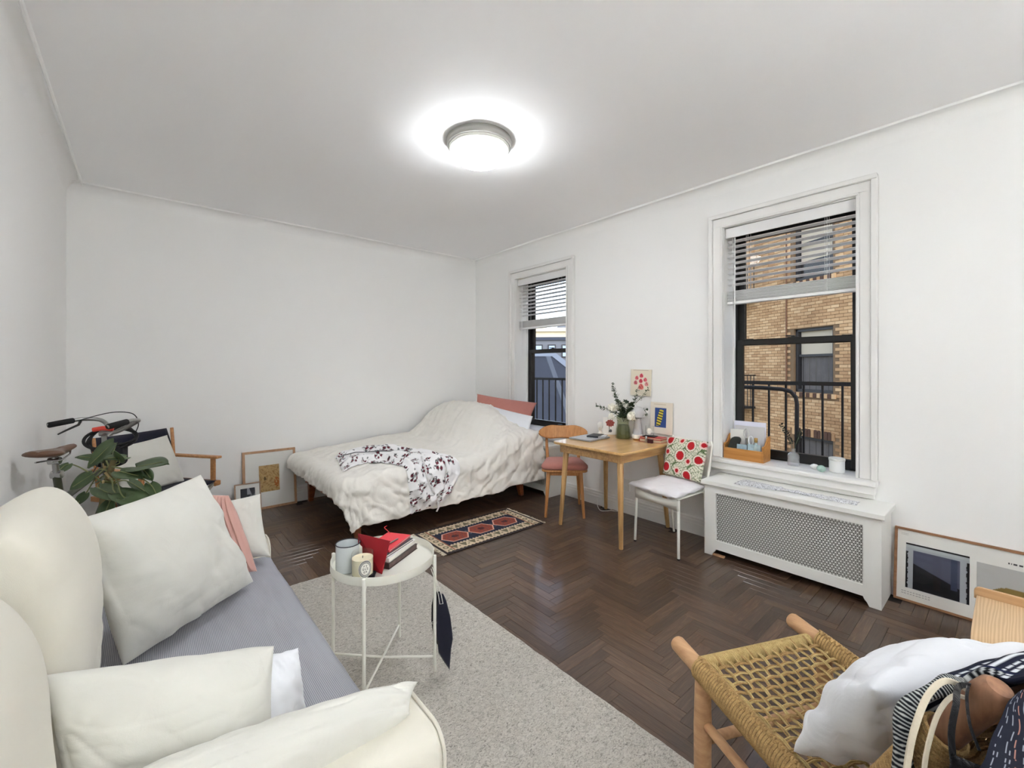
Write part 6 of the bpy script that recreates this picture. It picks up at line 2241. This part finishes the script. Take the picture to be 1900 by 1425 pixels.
for sx in (-1, 1):
    obj('side_rail', MB(RM).rod((sx * .255, .045, zr(.045)), (sx * .255, -.54, zr(-.54)), .0265, .0265, 22, rd=.45), M_pole, rc_, smooth=True)
    obj('leg', MB(RM).tube([(sx * .262, -.098, 0), (sx * .260, -.095, .12), (sx * .257, -.092, .26), (sx * .255, -.090, zr(-.09))], [.021, .026, .027, .023], 20), M_pole, rc_, smooth=True)
    obj('leg', MB(RM).tube([(sx * .262, -.50, 0), (sx * .26, -.49, .18), (sx * .256, -.475, zr(-.475))], [.020, .025, .024], 20), M_pole, rc_, smooth=True)
    obj('back_post', MB(RM).tube([(sx * .255, -.505, .30), (sx * .265, -.60, .52), (sx * .285, -.745, .78), (sx * .292, -.795, .870), (sx * .2935, -.806, .889), (sx * .294, -.809, .895)], [.022, .023, .024, .0245, .022, .016], 24), wood('dark_pole_wood', (108, 74, 52), (146, 104, 76), 'Z', 16, rough=.5) if sx < 0 else M_pole, rc_, smooth=True)
obj('front_rail', MB(RM).rod((-.25, RF, zr(RF) - .012), (.25, RF, zr(RF) - .012), .017), M_pole, rc_, smooth=True)
obj('rear_rail', MB(RM).rod((-.25, RBK, zr(RBK) - .006), (.25, RBK, zr(RBK) - .006), .020), M_pole, rc_, smooth=True)
obj('stretcher', MB(RM).rod((-.255, -.095, .21), (.255, -.095, .21), .0155, None, 18), M_pole, rc_, smooth=True)
obj('stretcher', MB(RM).rod((-.257, -.10, .27), (-.258, -.485, .25), .0145, None, 18), M_pole, rc_, smooth=True)
obj('stretcher', MB(RM).rod((.257, -.10, .27), (.258, -.485, .25), .0145, None, 18), M_pole, rc_, smooth=True)
obj('back_rail', MB(RM).rod((-.28, -.735, .775), (.28, -.735, .775), .019, None, 18), M_pole, rc_, smooth=True)
# woven seat: paired strands over and under each other
nw, nf = 14, 13
xs = [-.205 + .41 * k / (nw - 1) for k in range(nw)]
yk = [-.095 - .365 * k / (nf - 1) for k in range(nf)]
def zseat(x, y):
    return zr(y) + .006 - .018 * (1 - (x / .25) ** 2) * math.sin(PI * max(0, min(1, (RF - y) / (RF - RBK))))
for i, x in enumerate(xs):
    for s in (-1, 1):
        pts = [(x + s * .0031, RF + .016, zr(RF) - .016), (x + s * .0031, RF + .010, zr(RF) + .002), (x + s * .0031, RF - .002, zr(RF) + .010)]
        m_ = 56
        for q in range(m_ + 1):
            y = RF - .014 + (RBK - RF + .014) * q / m_
            ph = (yk[0] - y) / (yk[0] - yk[1])
            pts.append((x + s * .0031 + .0015 * nz((x * 9, y * 9, s), 1.5, 4), y, zseat(x, y) + .0027 * math.cos(PI * (ph + i))))
        obj('rope_warp', MB(RM).tube(pts, .0025, 5), M_rope2 if (i + s) % 3 else M_rope, rc_, smooth=True)
for k, y in enumerate(yk):
    for s in (-1, 1):
        pts = []
        m_ = 60
        for q in range(m_ + 1):
            x = -.232 + .464 * q / m_
            ph = (x - xs[0]) / (xs[1] - xs[0])
            pts.append((x, y + s * .0031 + .0015 * nz((x * 9, y * 9, s), 1.5, 8), zseat(x, y) - .0027 * math.cos(PI * (ph + k))))
        pts = [(-.268, y + s * .0031, zr(y) + .024), (-.250, y + s * .0031, zr(y) + .030)] + pts + [(.250, y + s * .0031, zr(y) + .030), (.268, y + s * .0031, zr(y) + .024)]
        obj('rope_weft', MB(RM).tube(pts, .0026, 5), M_rope if (k + s) % 3 else M_rope2, rc_, smooth=True)
def coil(name, fn, n, r, m, rad, parent, per=14):
    pts = []
    for q in range(n * per + 1):
        t = q / per
        c, a, b = fn(t / n)
        th = 2 * PI * t
        pts.append(Vector(c) + Vector(a) * (r * math.cos(th)) + Vector(b) * (r * math.sin(th)))
    o = obj(name, MB(RM).tube(pts, rad, 5), m, parent, smooth=True)
    return o
for sx in (-1, 1):
    coil('rope_wrap', lambda t: ((sx * .255, -.075 - .44 * t, zr(-.075 - .44 * t)), (1, 0, 0), (0, 0, 1)), 50, .0305, M_rope, .0046, rc_)
    ch = []
    for q in range(301):
        t = q / 300
        y = -.075 - .44 * t
        ch.append((sx * (.253 + .007 * math.sin(t * 50 * PI)), y, zr(y) + .034 + .003 * math.cos(t * 100 * PI)))
    obj('rope_chain', MB(RM).tube(ch, .0046, 5), M_rope, rc_, smooth=True)
coil('rope_wrap', lambda t: ((-.232 + .464 * t, RF, zr(RF) - .012), (0, 1, 0), (0, 0, 1)), 74, .0205, M_rope2, .0036, rc_)
# woven back
for k in range(12):
    x = -.22 + .04 * k
    for s in (-1, 1):
        pts = []
        for q in range(25):
            t = q / 24
            pts.append((x + s * .004, -.525 - .21 * t - .03 * math.sin(PI * t), .37 + .41 * t))
        obj('back_cord', MB(RM).tube(pts, .004, 5), M_rope, rc_, smooth=True)
for k in range(12):
    t = (k + .5) / 12
    pts = [(-.285 + .57 * q / 30, -.525 - .21 * t - .03 * math.sin(PI * t) + .004 * math.cos(PI * (q * .47 + k)) - .01, .37 + .41 * t) for q in range(31)]
    obj('back_cord', MB(RM).tube(pts, .0045, 5), M_rope, rc_, smooth=True)
for sx in (-1, 1):
    def fn_(t, sx=sx):
        p0, p1 = Vector((sx * .262, -.565, .44)), Vector((sx * .284, -.735, .762))
        return (p0.lerp(p1, t), (1, 0, 0), (0, .84, .54))
    coil('rope_wrap', fn_, 44, .0290, M_rope, .0042, rc_)

# white pillow, striped throw and bags on the lounge chair
tag(obj('throw_pillow', pillow_mb([RM @ Vector(p) for p in ((-.24, -.40, .43), (.27, -.40, .415), (.26, -.60, .735), (-.26, -.60, .735))], .18, n=80, wr=.014, ws=6, seed=31, pinch=.02, exp=3.0, power=.5), C_bright, None, smooth=True, angle=180), 'large bright white pillow leaning on the back of the lounge chair', 'pillow')
def TP(s, u, z):
    return RM @ Vector((-.294 + s, -.809 + u, z))
rows = [[TP(-.048, .100, .64), TP(-.045, .110, .73), TP(.0, .108, .80), TP(.075, .070, .850), TP(.095, .0, .880), TP(.055, -.045, .885), TP(-.04, -.072, .872), TP(-.14, -.055, .80), TP(-.16, -.045, .64)],
        [TP(.04, .115, .64), TP(.04, .120, .74), TP(.05, .110, .81), TP(.11, .065, .862), TP(.15, .0, .885), TP(.13, -.055, .880), TP(.08, -.085, .850), TP(.03, -.095, .76), TP(.0, -.10, .60)],
        [TP(.20, .135, .66), TP(.20, .130, .74), TP(.20, .110, .815), TP(.22, .060, .862), TP(.25, .0, .880), TP(.26, -.05, .876), TP(.25, -.08, .845), TP(.24, -.10, .75), TP(.24, -.10, .60)],
        [TP(.42, .135, .66), TP(.42, .130, .74), TP(.42, .110, .815), TP(.43, .060, .858), TP(.44, .0, .875), TP(.45, -.05, .870), TP(.45, -.08, .84), TP(.45, -.095, .75), TP(.45, -.095, .60)]]
nu, nv = 110, 230
G = patch_pts(rows, nu, nv)
tw = MB()
P = []
for i in range(nu + 1):
    row = []
    for j in range(nv + 1):
        p = G[i][j]
        row.append(p + Vector((0, 0, 1)) * (.006 * math.sin(j * .30 + 2 * nz(p, 9, 3)) * (j > 70)) + Vector((nz(p, 14, 1), nz(p, 14, 5), nz(p, 14, 9))) * .006)
    P.append(row)
tw.grid(P)
s_, t_ = np.meshgrid(np.arange(nu + 1) / nu, np.arange(nv + 1) / nv, indexing='ij')
col = np.ones((nu + 1, nv + 1, 4)) * np.array(lin((24, 28, 46)))
rs = np.random.RandomState(4)
k = 0
pos = .16
while pos < 1.0:
    w = rs.choice([.006, .009, .012])
    dash = (np.sin(s_ * 60 + rs.rand() * 20) > -.7) if rs.rand() < .6 else np.ones_like(s_, bool)
    c_ = lin((196, 134, 116)) if abs(pos - .56) < .02 else lin((206, 210, 214))
    m_ = (np.abs(t_ - pos) < w * .5) & dash
    col[m_] = c_
    pos += rs.choice([.020, .034, .05])
col[(s_ < .16) & (t_ < .42)] = lin((22, 25, 30))
col[(s_ < .16) & (t_ < .42) & (np.sin(t_ * 420 + 26 * s_) > .35)] = lin((180, 184, 184))
col[(s_ > .15) & (s_ < .20) & (t_ < .45)] = lin((26, 32, 62))
tw.col = col.reshape(-1, 4)
to_ = obj('striped_throw', tw, printed('striped_throw_cloth', .95, .3, 160), None, smooth=True, angle=180, solid=.008)
tag(to_, 'navy throw with thin white stripes draped over the back of the lounge chair', 'throw')
hg = [[(1.008, .006, .889), (.913, .022, .878), (.846, .033, .868), (.799, .041, .857)], [(1.057, -.009, .892), (.958, -.004, .883), (.883, .002, .877), (.824, .006, .869)], [(1.117, -.034, .898), (1.009, -.034, .89), (.915, -.032, .889), (.85, -.03, .879)]]
HG = patch_pts(hg, 60, 90)
ht = MB().grid([[p + Vector((nz(p, 16, 1), nz(p, 16, 5), nz(p, 16, 9))) * .008 for p in r] for r in HG])
s2, t2_ = np.meshgrid(np.arange(61) / 60, np.arange(91) / 90, indexing='ij')
c2_ = np.ones((61, 91, 4)) * np.array(lin((20, 23, 36)))
for k_, (p_, w_) in enumerate(((.16, .006), (.22, .004), (.36, .006), (.42, .004), (.50, .007), (.62, .006), (.68, .004), (.80, .006))):
    line = np.abs(s2 + .05 * np.sin(t2_ * 4) - p_) < w_
    c2_[line & (np.sin(t2_ * 22 + k_ * 2) > -.75)] = lin((176, 126, 110)) if k_ == 4 else lin((150, 156, 166))
ht.col = c2_.reshape(-1, 4)
obj('hanging_end', ht, printed('throw_tail_cloth', .95, .3, 160), to_, smooth=True, angle=180, solid=.006)
rl_ = MB()
pts = [crom([TP(-.050, .096, .60), TP(-.048, .108, .71), TP(-.02, .110, .785), TP(.035, .090, .825), TP(.06, .075, .835)], q / 160) for q in range(161)]
rl_.tube(pts, [.0135 + .003 * math.sin(q * .11) for q in range(161)], 14)
cc_ = []
for q in range(161):
    for n_ in range(14):
        on = math.sin(q * 1.9 + .9 * math.sin(n_ / 14 * 2 * PI)) > .45
        cc_.append(lin((192, 196, 194)) if on and n_ not in (0, 1) else lin((22, 26, 32)))
rl_.col = np.array(cc_)
obj('rolled_hem', rl_, printed('hem_cloth', .95, .3, 160), to_, smooth=True)

def strap(pts, w, th, n=50):
    """flat webbing band"""
    pts = [crom([Vector(p) for p in pts], k / n) for k in range(n + 1)]
    mb = MB()
    vs, fs = [], []
    for i, p in enumerate(pts):
        d = (pts[min(i + 1, n)] - pts[max(i - 1, 0)]).normalized()
        v = (Vector((0, 0, 1.4)) - p).normalized()
        a = d.cross(v).normalized()
        b = a.cross(d).normalized()
        a = (a + b * .5).normalized()
        b = a.cross(d).normalized()
        vs += [p + a * w / 2 + b * th, p - a * w / 2 + b * th, p - a * w / 2 - b * th, p + a * w / 2 - b * th]
    for i in range(n):
        for k in range(4):
            q = (k + 1) % 4
            fs.append((i * 4 + k, i * 4 + q, i * 4 + 4 + q, i * 4 + 4 + k))
    return mb.add(vs, fs)
tt = thing('canvas_bag', 'natural canvas bag hanging by its pale straps from the lounge chair post', 'bag', (.86, .10, .5))
M_web = cloth('canvas_webbing', (196, 186, 166), crease=.2, cs=20, var=.1)
obj('strap', strap([(1.036, .050, .868), (1.004, .074, .886), (.958, .090, .880), (.918, .101, .848), (.896, .108, .800), (.875, .112, .72), (.87, .115, .60)], .0095, .0016), M_web, tt, smooth=True, angle=50, bevel=.0015)
obj('strap', strap([(1.040, .050, .852), (1.006, .067, .864), (.964, .080, .852), (.932, .088, .820), (.910, .092, .78), (.89, .092, .70), (.88, .095, .60)], .007, .0016), M_web, tt, smooth=True, angle=50, bevel=.0015)
obj('body', pillow_mb([(.82, .16, .22), (.93, .03, .22), (.93, .04, .60), (.83, .15, .60)], .06, n=20, seed=2), M_web, tt, smooth=True, angle=180)
t2 = thing('black_bag', 'black cloth bag hanging by thin cords from the lounge chair post', 'bag', (.88, 0, .7))
M_blk = cloth('black_cloth_bag', (17, 17, 20), crease=.6, cs=22, var=.3)
obj('strap', strap([(1.046, .040, .875), (1.006, .060, .884), (.945, .060, .885), (.918, .063, .855), (.905, .060, .82)], .008, .001), M_blk, t2, smooth=True, angle=50)
obj('strap', strap([(1.000, .05, .893), (.972, .050, .885), (.945, .045, .862), (.93, .035, .84)], .0035, .001), M_blk, t2, smooth=True, angle=50)
obj('body', pillow_mb([(.87, .115, .42), (1.0, -.10, .42), (1.0, -.085, .80), (.905, .062, .832)], .09, n=34, wr=.012, ws=14, seed=2, pinch=.02), M_blk, t2, smooth=True, angle=180)

# ------------------------------------------------------------------ bentwood bench at the right edge
bn = thing('bentwood_bench', 'pale bentwood bench with upturned back edge at the right edge of the room', 'bench', (2.6, -.2, 0))
def ash():
    m, nt, b = newmat('ash_veneer')
    tc = N(nt, 'ShaderNodeTexCoord')
    mp = N(nt, 'ShaderNodeMapping')
    mp.inputs['Scale'].default_value = (1.2, 14, 3)
    nt.links.new(tc.outputs['Object'], mp.inputs[0])
    w = N(nt, 'ShaderNodeTexWave', Scale=2.6, Distortion=7.0, Detail=2.0)
    w.inputs['Detail Scale'].default_value = .8
    w.bands_direction = 'Y'
    nt.links.new(mp.outputs[0], w.inputs['Vector'])
    nt.links.new(mixc(nt, w.outputs['Fac'], lin((190, 158, 120)), lin((210, 180, 142))), b.inputs['Base Color'])
    b.inputs['Roughness'].default_value = .5
    return m
M_ash = ash()
prof = [(2.365, .0), (2.358, .10), (2.350, .28), (2.352, .345), (2.372, .385), (2.412, .402), (2.50, .408), (2.62, .409), (2.70, .409), (2.745, .409)]
pr2 = [crom([Vector((a, b, 0)) for a, b in prof], k / 60) for k in range(61)]
P = [[(p.x, y, p.y) for y in (.112, .06, -.1, -.3, -.48)] for p in pr2]
obj('seat_shell', MB().grid(P), M_ash, bn, smooth=True, angle=180, solid=.016, bevel=.003)
lipo = [(.120, .400), (.120, .430)] + [(.120 - .022 + .022 * math.cos(k * PI / 16), .430 + .022 * math.sin(k * PI / 16)) for k in range(1, 9)] + [(-.48, .452), (-.48, .400)]
obj('back_lip', MB().prism(lipo, lambda a, b: (2.748, a, b), (.014, 0, 0)), wood('ash_edge', (176, 138, 98), (200, 162, 120), 'Y', 12), bn, bevel=.003)
for y in (.04, -.42):
    obj('leg', MB().rod((2.72, y, 0), (2.70, y, .412), .016, .018), M_ash, bn, smooth=True)
obj('stretcher', MB().bx(2.37, 2.72, -.20, -.17, .18, .21), M_ash, bn)
